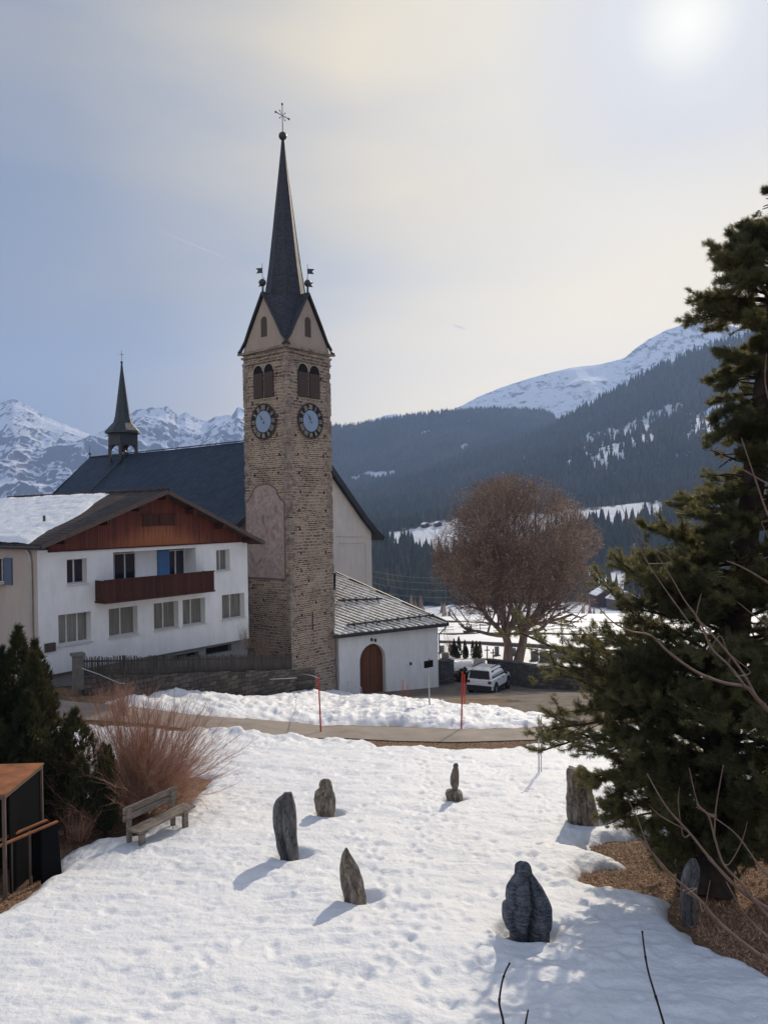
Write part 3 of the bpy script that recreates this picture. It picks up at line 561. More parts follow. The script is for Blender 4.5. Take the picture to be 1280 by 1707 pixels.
# conifers
def conifer_mesh(tiers, n, rng, jit=.18):
    V, Fc = [], []
    for t in range(tiers):
        zb = .08+.80*t/tiers; zt_ = min(1.0, zb+1.5/tiers+.10); r = .17*(1-t/tiers*.88)
        b = len(V); a0 = rng.uniform(0, 6)
        for j in range(n):
            a = a0+2*math.pi*j/n; q = r*(1+rng.uniform(-jit, jit)*2*(1 if j % 2 else .55)) if n > 5 else r*(1+rng.uniform(-jit, jit))
            V.append((math.cos(a)*q, math.sin(a)*q, zb+rng.uniform(-.03, .02)))
        V.append((0, 0, zt_ if t < tiers-1 else 1.0)); Fc += [(b+j, b+(j+1) % n, b+n) for j in range(n)]
    return np.array(V), np.array(Fc)
protos = [conifer_mesh(3, 5, random.Random(k), .3) for k in range(6)]
def forest(name, S, mask, count, h0, h1, seed, label):
    rs = np.random.RandomState(seed); P, px, nv = S['P'], S['px'], S['nv']; Vs, Fs, Ts, off = [], [], [], 0
    a = rs.uniform(0, nv-1.001, count); b = rs.uniform(0, len(px)-1.001, count); i, j = a.astype(int), b.astype(int); fa, fb = (a-i)[:, None], (b-j)[:, None]
    Q = (P[i, j]*(1-fa)+P[i+1, j]*fa)*(1-fb)+(P[i, j+1]*(1-fa)+P[i+1, j+1]*fa)*fb
    qx, qy = proj(Q); k = mask(qx, qy); k &= (qx > 380) & (qx < 1500); Q = Q[k]; nT = len(Q)
    H = rs.uniform(h0, h1, nT)*(1-.35*rs.rand(nT)**3); pr = rs.randint(0, 6, nT); wd = rs.uniform(.8, 1.35, nT); th_ = rs.uniform(0, 6.28, nT)
    clump = fbm(Q[:, 0]/90, Q[:, 1]/90, seed=seed, o=3)*.5+.5
    for t in range(6):
        V0, F0 = protos[t]; s = pr == t; n = s.sum()
        if not n: continue
        c, sn = np.cos(th_[s])[:, None], np.sin(th_[s])[:, None]; x = V0[None, :, 0]*c-V0[None, :, 1]*sn; y = V0[None, :, 0]*sn+V0[None, :, 1]*c
        h = H[s][:, None]; V = np.stack([x*h*wd[s][:, None], y*h*wd[s][:, None], V0[None, :, 2]*h-.3], -1)+Q[s][:, None]
        Vs.append(V.reshape(-1, 3)); Fs.append((F0[None]+np.arange(n)[:, None, None]*len(V0)+off).reshape(-1, 3)); off += n*len(V0)
        Ts.append(np.repeat(np.clip(clump[s]*.8+rs.rand(n)*.4-.1, 0, 1), len(V0)))
    o = np_mesh(name, np.concatenate(Vs), np.concatenate(Fs), m_spruce, smooth=False, attrs={'tint': np.concatenate(Ts)}, base=None)
    tag(o, label, 'forest', kind='stuff'); return o
forest('forest', S3, lambda x, y: (blobs(x, y, CL3, seed=4) < .12), 26000, 17, 27, 1, 'hazy dark conifer forest on the far rounded ridge right of the tower')
forest('forest', S4, lambda x, y: (blobs(x, y, CL4, 9., seed=5) < .18) | (RS.rand(*np.shape(x)) < .17), 36000, 15, 25, 2, 'dark conifer forest covering the big slope on the right')
def vm(x, y):
    m_ = meadow(x, y); return (m_ < 0) & (y < 1012) & ~((fbm(x/30, y/30, seed=90) > .45) & (y > 930))
forest('forest', S5, vm, 9500, 6, 20, 3, 'dark conifers filling the valley below the snowy meadows')

# ------------------------------------------------------------------ TREES (branch generators)
def unit(v): return v/np.linalg.norm(v)
def grow(segs, p, d, r, L_, lev, rng, cfg):
    n = cfg['seg'][lev]; pts = [p]
    for i in range(n):
        d = unit(d+rng.normal(0, cfg['wob'][lev], 3)+np.array([0, 0, cfg['up'][lev]])); q = p+d*L_/n; r1 = r*(1-cfg['taper']/n)
        segs[lev].append((*p, *q, r, r1)); p, r = q, r1; pts.append((p.copy(), d.copy(), r))
    if lev+1 < len(cfg['seg']):
        k = cfg['kids'][lev]; k = rng.poisson(k) if lev else k
        for c in range(max(k, 1)):
            f = cfg['from'][lev]+(1-cfg['from'][lev])*(c+rng.rand())/max(k, 1); i = min(int(f*n), n-1); bp, bd, br = pts[i+1]
            ax = unit(np.cross(bd, rng.normal(0, 1, 3))); a = rng.uniform(*cfg['ang'][lev]); nd = bd*math.cos(a)+ax*math.sin(a)
            grow(segs, bp, nd, max(br*cfg['rr'][lev], cfg['rmin']), L_*cfg['lr'][lev]*rng.uniform(.7, 1.2)*(1.15-.45*f if lev == 0 else 1), lev+1, rng, cfg)
# the big round bare tree behind the car
def big_tree():
    b = onground(848, 1106); D = b[1]; rng = np.random.RandomState(4); b[2] -= .4
    t = thing('bare_tree', 'large round leafless tree with reddish twigs and twin trunks behind the parked car', 'tree', tuple(b))
    cen = at(858, 932, D); RX, RZ = 145/F*D, 145/F*D
    tr, br, tw = [], [], []
    stems = [(at(846, 1108, D), at(847, 1076, D), at(840, 1050, D)), (at(862, 1109, D+.3), at(871, 1072, D+.5), at(874, 1048, D+.6))]
    crown_pts = []
    def limb(p, d, r, L_, lev):
        n = [5, 5, 4, 3, 3, 2][lev]; pts = []
        for i in range(n):
            d = unit(d+rng.normal(0, [.07, .11, .14, .16, .18, .2][lev], 3)+np.array([0, 0, [.05, .05, .05, .06, .05, .05][lev]])); q = p+d*L_/n; r1 = max(r*(1-.5/n), .011)
            e = (q-cen)/np.array([RX, RX, RZ]); el = np.linalg.norm(e)
            if lev < 2 and el > .96 and i > 0 and r < .2: break
            if el > 1.0+.075*vnoise(e[0]*3.2, e[1]*3.2, e[2]*3.2, 5)+.04*rng.rand() and lev > 1: return
            (br if lev < 3 else tw).append((*p, *q, r, r1)); p, r = q, r1; pts.append((p, d, r))
        if lev < 5:
            k = [5, 5, 5, 4, 4, 0][lev]
            if not pts: return
            for c in range(k):
                i = min(len(pts)-1, int(n*(.15+.85*(c+rng.rand())/k))); bp, bd, r_ = pts[i]; ax = unit(np.cross(bd, rng.normal(0, 1, 3))); a = rng.uniform(.35, .85)
                nd = bd*math.cos(a)+ax*math.sin(a); limb(bp, nd, max(r_*.62, .011), L_*[.72, .68, .66, .7, .7, 0][lev]*rng.uniform(.75, 1.15), lev+1)
    for (p0, p1, p2) in stems:
        tr += [(*p0, *p1, .52, .40), (*p1, *p2, .41, .33)]
        for k in [0, 1, 2, 3, 4, 5, 1, 3, 5]:
            a = 2*math.pi*rng.rand(); tilt = [.1, .45, .8, 1.05, 1.25, 1.4][k]+rng.uniform(-.08, .08)
            st = p2 if k % 2 == 0 else p1*.4+p2*.6
            limb(st, np.array([math.cos(a)*math.sin(tilt), math.sin(a)*math.sin(tilt), math.cos(tilt)]), .22, RZ*(1.05 if tilt < .6 else .8), 0)
    V, Fq = tubes_np(tr, 10); np_mesh('trunk', V, Fq, m_bark2, t)
    V, Fq = tubes_np(br, 6); np_mesh('limbs', V, Fq, m_bark2, t)
    tw = np.array(tw); mid = tw[:, 3:6]; n = len(tw)
    if n > 75000: tw = tw[rng.choice(n, 75000, False)]
    V, Fq = tubes_np(tw, 3); c = np.repeat(np.clip(fbm(tw[:, 0]/1.5, tw[:, 2]/1.5, tw[:, 1]/1.5, seed=6)*.5+.4+rng.normal(0, .2, len(tw)), 0, 1), 6)
    np_mesh('crown', V, Fq, m_twig, t, attrs={'tint': c})
    # buds and dry keys on the outer twigs
    q = tw[rng.choice(len(tw), min(22000, len(tw)), False)][:, 3:6]; e = np.linalg.norm((q-cen)/np.array([RX, RX, RZ]), axis=1); q = q[e > .6]; q = np.repeat(q, 2, 0)+rng.normal(0, .09, (len(q)*2, 3))
    a, b2, c2 = (rng.normal(0, .045, (len(q), 3)) for _ in range(3)); V = np.stack([q+a, q+b2, q+c2], 1).reshape(-1, 3)
    np_mesh('buds', V, np.arange(len(V)).reshape(-1, 3), m_twig, t, smooth=False, attrs={'tint': np.repeat(np.clip(rng.normal(.75, .25, len(q)), 0, 1), 3)})
    print('big tree twigs', n)
big_tree()
def tufts(P, Dn, rng, n=22, ln=.085, wd=.004, spread=.9, tintc=None):
    N_ = len(P); d = Dn[:, None, :]+rng.normal(0, spread*.62, (N_, n, 3)); d /= np.linalg.norm(d, axis=2)[..., None]
    L_ = ln*rng.uniform(.7, 1.15, (N_, n, 1)); base = P[:, None]+rng.normal(0, .012, (N_, n, 3)) + Dn[:, None]*rng.uniform(-.05, .03, (N_, n, 1)); s = np.cross(d, rng.normal(0, 1, (N_, n, 3))); s /= np.linalg.norm(s, axis=2)[..., None]
    V = np.stack([base-s*wd, base+s*wd, base+d*L_], 2).reshape(-1, 3); tn = rng.rand(N_) if tintc is None else tintc
    T = np.repeat(np.clip(tn[:, None]+rng.normal(0, .12, (N_, n)), 0, 1).ravel(), 3)
    return V, np.arange(len(V)).reshape(-1, 3), T
def pine(name, label, trunkpts, levels, nbr, rng, tuft=.10, r0=.40, extra=None, low=1.0, needles=24):
    base = np.array(trunkpts[0]); t = thing(name, label, 'tree', tuple(base))
    TP = np.array(trunkpts); zs = TP[:, 2]
    def tpos(z): return np.array([np.interp(z, zs, TP[:, 0]), np.interp(z, zs, TP[:, 1]), z])
    zz = np.linspace(zs[0], zs[-1], 26); tr = []
    for a, b in zip(zz[:-1], zz[1:]):
        f = lambda z: r0*(1-.88*(z-zs[0])/(zs[-1]-zs[0]))+(.10 if z < zs[0]+.6 else 0)*(1-(z-zs[0])/.6)
        tr.append((*(tpos(a)+rng.normal(0, .015, 3)), *tpos(b+.02), f(a), f(b)))
    for (pa, pb, pc, ra, rb) in ((at(1150, 1478, 15.3), at(1152, 1420, 15.25), at(1178, 1330, 15.3), .26, .20), (at(1196, 1470, 15.5), at(1204, 1400, 15.45), at(1198, 1300, 15.4), .24, .19), (at(1140, 1440, 15.1), at(1150, 1405, 15.2), at(1176, 1372, 15.35), .13, .16)):
        tr += [(*(pa-np.array([0, 0, .3])), *pb, ra*1.15, ra), (*pb, *pc, ra, rb)]
    br, P, Dn = [], [], []
    lz = np.array([l[0] for l in levels]); lr = np.array([l[1] for l in levels]); rr_ = np.array([l[2] for l in levels])
    def branch(s, az, reach, droop, d0=None):
        d = np.array([math.cos(az), math.sin(az), rng.uniform(.0, .35)]) if d0 is None else unit(d0+np.array([0, 0, -.1*droop])); n = 9; p = s; r = .022+.014*reach; pts = [p]
        for i in range(n):
            d = unit(d+rng.normal(0, .10, 3)+np.array([0, 0, droop*(i/n-.25)])); q = p+d*reach/n; br.append((*p, *q, r, r*.86)); r *= .86; p = q; pts.append(p)
            if i >= 2:
                for k in range(3):
                    sd_ = unit(np.cross(d, (0, 0, 1)))*(1 if rng.rand() < .5 else -1); dd = unit(d*.6+sd_*rng.uniform(.3, 1)+rng.normal(0, .25, 3)); l = reach*rng.uniform(.10, .28)*(1.25-i/n*.6)
                    m_ = 3; pp = p
                    for u in range(m_):
                        dd = unit(dd+rng.normal(0, .12, 3)+np.array([0, 0, .08])); q2 = pp+dd*l/m_; br.append((*pp, *q2, .010, .006)); 
                        for w_ in range(3): P.append(pp+(q2-pp)*rng.rand()+rng.normal(0, .03, 3)); Dn.append(unit(dd+rng.normal(0, .55, 3)))
                        pp = q2
                    for w_ in range(3): P.append(pp+rng.normal(0, .035, 3)); Dn.append(unit(dd+rng.normal(0, .4, 3)+np.array([0, 0, .25])))
        P.append(p); Dn.append(d)
    for i in range(nbr):
        z = lz[0]+(lz[-1]-lz[0])*((i+rng.rand())/nbr)**low; az = rng.uniform(0, 2*math.pi)
        rl, rg = np.interp(z, lz, lr), np.interp(z, lz, rr_); c = math.cos(az); reach = (rl*(1-c)/2+rg*(1+c)/2)*rng.uniform(.55, 1.0)
        if reach > .25: branch(tpos(z-.1*reach), az, reach, rng.uniform(-.25, .1))
    nP0, nB0 = len(P), len(br)
    for (s, e, dr) in (extra or []):
        s, e = np.array(s), np.array(e)
        for k in range(4):
            v = (e-s)*(1-.13*k); v[1] += rng.normal(0, .35)*min(k, 1); branch(s+np.array([0, 0, rng.normal(0, .18)*min(k, 1)]), math.atan2(v[1], v[0]), np.linalg.norm(v), dr, d0=v/np.linalg.norm(v))
    P, Dn = np.array(P), np.array(Dn); kk = (fbm(P[:, 0]*.75, P[:, 2]*1.15, P[:, 1]*.75, seed=28, o=2)) > np.interp(P[:, 2], [zy(1000, 15.4), zy(800, 15.4)], [-.40, .02]); kk[nP0:] |= rng.rand(len(kk)-nP0) < .85; P, Dn = P[kk], Dn[kk]
    q = fbm(P[:, 0]*1.3, P[:, 2]*1.3, P[:, 1]*1.3, seed=8, o=3)*.55+.42
    br = np.array(br); cb = fbm(br[:, 0]*.75, br[:, 2]*1.15, br[:, 1]*.75, seed=28, o=2) > np.interp(br[:, 2], [zy(1000, 15.4), zy(800, 15.4)], [-.40, -.03]); cb[nB0:] = True; br = br[cb | (br[:, 6] > .0105)]
    V, Fq = tubes_np(tr, 14); np_mesh('trunk', V, Fq, m_bark, t)
    V, Fq = tubes_np(br, 5); np_mesh('branches', V, Fq, m_bark, t)
    V, Ft, T = tufts(P, Dn, rng, needles, tuft, .0042, 1.0, q); np_mesh('crown', V, Ft, m_needle, t, smooth=False, attrs={'tint': T})
    print(name, 'tufts', len(P)); return t
def zy(py, D): return CZ-(py-853)/F*D
PD = 15.4
tb = onground(1178, 1472); tb[2] -= .3
tp = [tuple(tb), tuple(at(1182, 1400, PD)), tuple(at(1200, 1250, PD)), tuple(at(1225, 1050, PD+.1)), tuple(at(1250, 850, PD+.2)), tuple(at(1275, 600, PD+.3)), tuple(at(1300, 350, PD+.3)), tuple(at(1315, 180, PD+.3))]
px_m = PD/F
lv = [(zy(1385, PD), 1.8, 2.2), (zy(1300, PD), 2.5, 3.2), (zy(1230, PD), 2.9, 3.6), (zy(1150, PD), 3.3, 3.6), (zy(1080, PD), 2.9, 3.5), (zy(1000, PD), 2.5, 3.4), (zy(920, PD), 2.1, 3.2), (zy(840, PD), 1.35, 2.8), (zy(760, PD), 1.0, 2.2), (zy(725, PD), .55, 2.0), (zy(700, PD), .65, 2.0), (zy(640, PD), 1.05, 1.9), (zy(600, PD), 1.0, 1.9), (zy(575, PD), .35, 1.2), (zy(555, PD), .35, 1.2), (zy(530, PD), 1.5, 1.8), (zy(500, PD), 1.7, 1.8), (zy(440, PD), 1.5, 1.6), (zy(370, PD), .9, 1.1), (zy(300, PD), .35, .6)]
ex = []
for (sx, sy, ex_, ey, dd, dr) in [(1195, 1210, 880, 1105, 14.6, .0), (1195, 1230, 925, 1165, 14.9, -.1), (1200, 1190, 905, 1130, 15.6, -.05), (1190, 1270, 935, 1240, 14.4, -.05), (1190, 1280, 925, 1225, 14.8, 0.), (1190, 1300, 1000, 1325, 15.2, -.1), (1205, 1150, 960, 1090, 15.0, .05),
                                 (1225, 1040, 1010, 985, 15.2, .1), (1230, 1030, 1050, 905, 15.4, .35), (1225, 1060, 1030, 1030, 14.7, 0), (1235, 960, 1060, 940, 15.5, .1), (1290, 520, 1150, 515, 15.5, 0), (1292, 500, 1165, 480, 15.3, 0), (1294, 480, 1195, 405, 15.4, .2), (1296, 430, 1225, 380, 15.6, .2), (1290, 540, 1160, 530, 15.9, -.1), (1285, 600, 1195, 610, 15.6, 0),
                                 (1275, 680, 1185, 745, 15.3, -.15), (1270, 800, 1150, 850, 15.2, -.1), (1190, 1330, 1060, 1400, 15.0, -.1), (1190, 1340, 1290, 1400, 15.0, -.2)]:
    ex.append((at(sx, sy, PD), at(ex_, ey, dd), dr))
pine('pine_tree', 'large dark pine with drooping tufted branches at the right edge of the garden', tp, lv, 330, np.random.RandomState(21), extra=ex, low=1.5)

# ------------------------------------------------------------------ TOWER AND CHURCH
UR = np.array([.62, .785, 0]); UR /= np.linalg.norm(UR); UL = np.array([-UR[1], UR[0], 0]); Zv = np.array([0, 0, 1.])
TC = at(487, 1140, 49.5); TC[2] = 0; TW = 4.16
ZB = zy(1195, 49.5); ZT = at(481, 574, 49.5)[2]          # base, cornice level
tower = thing('clock_tower', 'tall square rubble stone clock tower with a dark pointed spire', 'tower', (TC[0]+.0, TC[1]+2.9, ZB))
def TP_(a, b, z): p = TC+UR*a+UL*b; return np.array([p[0], p[1], z])
def face_pt(px, py, left):                        # -> (along, z) on a tower face
    n = -UR if left else -UL; p = hit(px, py, TC, n); q = p-TC; return (q@UL if left else q@UR), p[2]
def facevec(left): return (UL, -UR) if left else (UR, -UL)
m = MB(); m.hexa([TP_(0, 0, ZB), TP_(TW, 0, ZB), TP_(TW, TW, ZB), TP_(0, TW, ZB), TP_(.03, .03, ZT), TP_(TW-.03, .03, ZT), TP_(TW-.03, TW-.03, ZT), TP_(.03, TW-.03, ZT)])
wall_t = m.build('masonry_shaft', m_tower, tower)
# belfry openings: flat arched plates on the face, dark colour stands in for shaded depth
def arch_pts(a0, a1, z0_, z1, n=8):
    r = (a1-a0)/2; c = (a0+a1)/2; pts = [(a0, z0_), (a1, z0_)]
    for i in range(n+1): t = math.pi*i/n; pts.append((c+r*math.cos(t), z1-r+r*math.sin(t)))
    return pts
def onface(left, pts, off): u, n = facevec(left); return [TC+u*a+n*off+Zv*z for a, z in pts]
def fpoly(left, pts, off, th): u, n = facevec(left); return MB().prism(onface(left, pts, off), n*th)
rows_ = []
for left, xs, xm, xe in ((True, 456.5, 440, 423.5), (False, 496.5, 514.5, 532.5)):
    zb_ = face_pt(xm, 663, left)[1]; zt_ = face_pt(xm, 608, left)[1]
    a = [face_pt(x, 640, left)[0] for x in (xs, xm, xe)]
    for (p, q) in ((a[0], a[1]-.07), (a[1]+.07, a[2])):
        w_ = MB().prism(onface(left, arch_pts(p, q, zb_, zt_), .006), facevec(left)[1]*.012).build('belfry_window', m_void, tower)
        u, n = facevec(left); sh = MB(); zl = zt_-(q-p)/2-.1
        sh.prism(onface(left, [(p+.02, zb_+.02), (q-.02, zb_+.02), (q-.02, zl), (p+.02, zl)], .02), n*.05)
        k = zb_+.12
        while k < zl-.05: sh.obox(TC+u*(p+.04)+n*.07+Zv*k, u*(q-p-.08), n*.02, Zv*.05); k += .16
        sh.build('shutter', m_louver, w_)
        # stone arch rim standing proud
        rim = MB(); P_ = arch_pts(p-.07, q+.07, zb_, zt_+.07)[2:]; Q_ = arch_pts(p, q, zb_, zt_)[2:]
        for i in range(len(P_)-1):
            A = onface(left, [Q_[i], P_[i], P_[i+1], Q_[i+1]], .0); rim.prism(A, n*.05)
        rim.build('arch_rim', m_gable, w_)
# quoins
qs = MB(); z = ZB+.1; k = 0; rq = random.Random(3)
while z < ZT-.5:
    h = rq.uniform(.22, .40); la, lb = (.62, .36) if k % 2 else (.36, .62); la *= rq.uniform(.8, 1.15); lb *= rq.uniform(.8, 1.15)
    if rq.random() < .8: qs.obox(TP_(-.022, -.022, z), UR*la, UL*lb, Zv*(h-.03))
    if rq.random() < .8: qs.obox(TP_(TW-lb+.022, -.018, z), UR*lb, UL*.3, Zv*(h-.03))
    if rq.random() < .8: qs.obox(TP_(-.018, TW-lb+.022, z), UR*.3, UL*lb, Zv*(h-.03))
    z += h; k += 1
m_quoin = pm('quoin_stone', (.42, .35, .28), (.14, .10, .082), 2.6, .9, .15, .4, 12); merge(wall_t, qs.build('quoins', m_quoin, tower))
# putlog holes
ph = MB()
for left, pts in ((False, [(497, 757), (539, 760), (499, 788), (543, 792), (501, 820), (540, 821), (499, 850), (543, 851), (500, 882), (539, 882), (502, 922), (543, 921), (503, 952), (544, 952), (542, 985), (504, 990), (542, 1022), (503, 1025), (495, 1095), (535, 632), (496, 664), (536, 670), (493, 725), (541, 727), (515, 968), (527, 1004)]),
                  (True, [(466, 757), (425, 793), (464, 788), (425, 855), (462, 664), (421, 671), (463, 693), (462, 725), (421, 733), (461, 622), (422, 980), (440, 1000)])):
    for (x, y) in pts:
        a, z = face_pt(x, y, left); u, n = facevec(left); ph.obox(TC+u*(a-.06)+n*.002+Zv*(z-.09), u*.12, n*.008, Zv*.17)
a, z = face_pt(521, 1035, False); ph.obox(TC+UR*(a-.045)-UL*.002+Zv*(z-.62), UR*.09, -UL*.01, Zv*1.24)
merge(wall_t, ph.build('putlog_holes', m_void, tower))
# string course and cornice
sc_ = MB()
for (py_, o_, h_) in ((594, .06, .10), (574, .17, .16), (582, .09, .14)):
    zc = at(481, py_, 49.5)[2]-h_; 
    sc_.obox(TP_(-o_, -o_, zc), UR*(TW+2*o_), UL*(TW+2*o_), Zv*h_*.96)
for (a, b) in ((TW, 0), (0, TW)): sc_.obox(TP_(a, b, ZT-.12)-(UR+UL)*.12+(UR if a else UL)*.1, (UR if a else UL)*.45, (UL if a else UR)*.2, Zv*.12)
sc_.build('cornice', m_quoin, tower)
# four gables
zg = ZT+.02; GA = at(434, 497, 52)[2]; gap = GA-zg
body = MB()
def gable(o_, u, n):
    c = o_+u*TW/2; P = [o_+Zv*zg-n*.0, o_+u*TW+Zv*zg, c+Zv*(GA-.25)]
    g_ = MB().prism([p-n*.25 for p in P], n*.2).build('gable', m_gable, tower)
    w_ = (lambda a0, a1, z0_, z1: MB().prism([o_+u*a-n*.05+Zv*z for a, z in arch_pts(a0, a1, z0_, z1)], n*.03))(TW/2-.27, TW/2+.27, zg+gap*.22, zg+gap*.58)
    w_.build('window', m_louver, g_)
    # verge boards with the flared foot
    v_ = MB()
    for s in (1, -1):
        pl = [(TW/2, GA+.02), (TW/2*.42, zg+gap*.46), (TW/2*.16, zg+gap*.19), (-.30, zg-.02)]
        for (a0, q0), (a1, q1) in zip(pl[:-1], pl[1:]):
            A0, A1 = (a0, a1) if s == 1 else (TW-a0, TW-a1)
            v_.beam(o_+u*A0+Zv*q0+n*.04, o_+u*A1+Zv*q1+n*.04, .22, .10)
    v_.build('verge_board', m_metal, g_)
gable(TP_(0, 0, 0), UR, -UL); gable(TP_(0, TW, 0)+0, -UL, -UR) if False else gable(TP_(0, 0, 0), UL, -UR)
gable(TP_(0, TW, 0), UR, UL); gable(TP_(TW, 0, 0), UL, UR)
# helm roof: valley faces between gables rising into an octagonal spire
CX = TP_(TW/2, TW/2, 0); sp = MB(); ZA = at(467, 228, 52)[2]
def ring(z, r, ph=0): return [np.array([CX[0], CX[1], z])+(UR*math.cos(a)+UL*math.sin(a))*r for a in [ph+math.pi/4*i for i in range(8)]]
zz1 = at(478, 498, 52)[2]
# lower part: 8 points alternating gable apexes (mid-face) and corners
A_ = []
for i in range(8):
    a = math.pi/4*i
    if i % 2 == 0: A_.append(np.array([CX[0], CX[1], GA-.12])+(UR*math.cos(a)+UL*math.sin(a))*(TW/2+.02))
    else: A_.append(np.array([CX[0], CX[1], zg+.02])+(UR*math.cos(a)+UL*math.sin(a))*(TW/2*math.sqrt(2)-.02))
wpx = 52/F
prof_ = [(498, 34), (440, 25.5), (380, 18.5), (330, 13), (290, 8.5), (250, 4.2), (229, 2.2)]
rings = [A_]+[ring(at(475, y, 52)[2]+(0.0), w_*wpx*1.03, 0) for y, w_ in prof_]
vs = [p for rg in rings for p in rg]; fs = []
for k in range(len(rings)-1):
    for i in range(8):
        j = (i+1) % 8; fs.append((k*8+i, k*8+j, (k+1)*8+j)); fs.append((k*8+i, (k+1)*8+j, (k+1)*8+i))
fs.append(tuple(range(len(vs)-8, len(vs)))); sp.add(vs, fs); spire = sp.build('spire', m_spire, tower)
rb = MB()
for i in range(8):
    for k in range(1, len(rings)-1): rb.tube(rings[k][i], rings[k+1][i], .035*(1-k/9), .03*(1-k/9), 5)
rb.build('ridge_trim', m_metal, spire)
# gable ridges (roof pieces reaching from gable apex back into the spire)
gr = MB()
for i in (0, 2, 4, 6):
    a = math.pi/4*i; d = UR*math.cos(a)+UL*math.sin(a); s = np.cross(Zv, d); ap = np.array([CX[0], CX[1], GA+.04])+d*(TW/2+.12); bk = np.array([CX[0], CX[1], GA+.04])+d*.6
    for q in (1, -1): gr.prism([ap, bk, bk+s*q*.9-Zv*(1.75), ap+s*q*.02-Zv*.05], Zv*.05)
gr.build('gable_roof', m_spire, tower)
# ball + cross on the spire
top = np.array([CX[0], CX[1], ZA]); fin = MB(); fin.ball(top+Zv*.25, .28, 16, 10); fin.tube(top-Zv*.4, top+Zv*.1, .08, .06).build('orb', m_metal, spire)
ch = at(467, 168, 52)[2]-ZA; cr = MB(); cr.tube(top+Zv*.4, top+Zv*ch, .03, .025, 6); cz = top+Zv*(ch-.78); ar = unit(UR*.94+UL*(-.1)); ar = UR
cr.tube(cz-ar*.62, cz+ar*.62, .028, .028, 6)
for p in (cz-ar*.62, cz+ar*.62, top+Zv*ch): cr.ball(p, .075, 8, 6)
for sx in (1, -1):
    for sz in (1, -1): cr.tube(cz+ar*sx*.08+Zv*sz*.08, cz+ar*sx*.24+Zv*sz*.24, .018, .018, 5); cr.ball(cz+ar*sx*.25+Zv*sz*.25, .045, 6, 5)
cr.build('cross', m_metal, spire)
# gable finials with flags
for i in range(4):
    a = math.pi/2*i; d = UR*math.cos(a)+UL*math.sin(a); b_ = np.array([CX[0], CX[1], GA])+d*(TW/2+.02); f_ = MB(); f_.tube(b_, b_+Zv*.45, .06, .05); f_.ball(b_+Zv*.68, .24, 12, 8); f_.tube(b_+Zv*.7, b_+Zv*1.95, .02, .015, 6)
    s = RT if (d@RT) > 0 else -RT
    s = np.array([s[0], .25, 0]); q = b_+Zv*1.32
    f_.prism([q, q+s*.42, q+s*.30+Zv*.17, q+s*.45+Zv*.34, q+Zv*.34], np.array([0, .025, 0])); f_.build('weather_flag', m_metal, tower)
# clocks
def clock(left, cx, cy):
    u, n = facevec(left); a, z = face_pt(cx, cy, left); c = TC+u*a+Zv*z+n*.03; Rr = 29.3/F*51.0
    if left: u = -u                                # +u points right as seen
    def disc(r, off, th, n_=48): return [c+n*off+u*r*math.sin(t)+Zv*r*math.cos(t) for t in [2*math.pi*i/n_ for i in range(n_)]]
    base = MB().prism(disc(Rr, 0, 0), n*.05).build('clock_face', m_black, tower)
    MB().prism(disc(Rr*.61, .052, 0), n*.02).build('dial', m_dial, base)
    rim = MB(); D1 = disc(Rr*.985, .052, 0); D2 = disc(Rr*1.03, .052, 0)
    for i in range(48): j = (i+1) % 48; rim.prism([D1[i], D2[i], D2[j], D1[j]], n*.03)
    rim.build('rim', m_louver, base)
    def P2(x, y, off): return c+u*x+Zv*y+n*off
    rom = ['XII', 'I', 'II', 'III', 'IIII', 'V', 'VI', 'VII', 'VIII', 'IX', 'X', 'XI']; nm = MB(); ri, ro = Rr*.67, Rr*.93
    for h in range(12):
        t = math.pi*2*h/12; rd = np.array([math.sin(t), math.cos(t)]); tg = np.array([math.cos(t), -math.sin(t)]); s = rom[h]
        wds = {'I': .085, 'V': .15, 'X': .15}; W_ = sum(wds[q] for q in s)*Rr; sc2 = min(1, .40*Rr/W_); x = -W_*sc2/2
        def bar(x0, r0_, x1, r1_, wb=.038*Rr):
            p, q = tg*x0+rd*r0_, tg*x1+rd*r1_; nm.beam(P2(p[0], p[1], .062), P2(q[0], q[1], .062), wb, wb)
        for q in s:
            w_ = wds[q]*Rr*sc2
            if q == 'I': bar(x+w_/2, ri, x+w_/2, ro)
            elif q == 'V': bar(x+.1*w_, ro, x+w_/2, ri); bar(x+.9*w_, ro, x+w_/2, ri)
            else: bar(x+.1*w_, ro, x+.9*w_, ri); bar(x+.9*w_, ro, x+.1*w_, ri)
            x += w_
    nm.build('numerals', m_gold, base)
    for (t, l, wb, nme) in ((R(-38), .60, .055, 'minute_hand'), (R(-30), .40, .075, 'hour_hand')):
        o_ = .085 if l > .5 else .10; MB().prism([P2(math.sin(t)*-.12*Rr-math.cos(t)*wb*Rr*.5, math.cos(t)*-.12*Rr+math.sin(t)*wb*Rr*.5, o_), P2(math.sin(t)*-.12*Rr+math.cos(t)*wb*Rr*.5, math.cos(t)*-.12*Rr-math.sin(t)*wb*Rr*.5, o_), P2(math.sin(t)*l*Rr, math.cos(t)*l*Rr, o_)], n*.012).build(nme, m_louver if l > .5 else m_black, base)
    MB().prism([c+n*.11+u*.07*Rr*math.sin(k)+Zv*.07*Rr*math.cos(k) for k in [i*math.pi/6 for i in range(12)]], n*.03).build('hub', m_gold, base)
clock(True, 440.8, 703.0); clock(False, 516.5, 702.0)
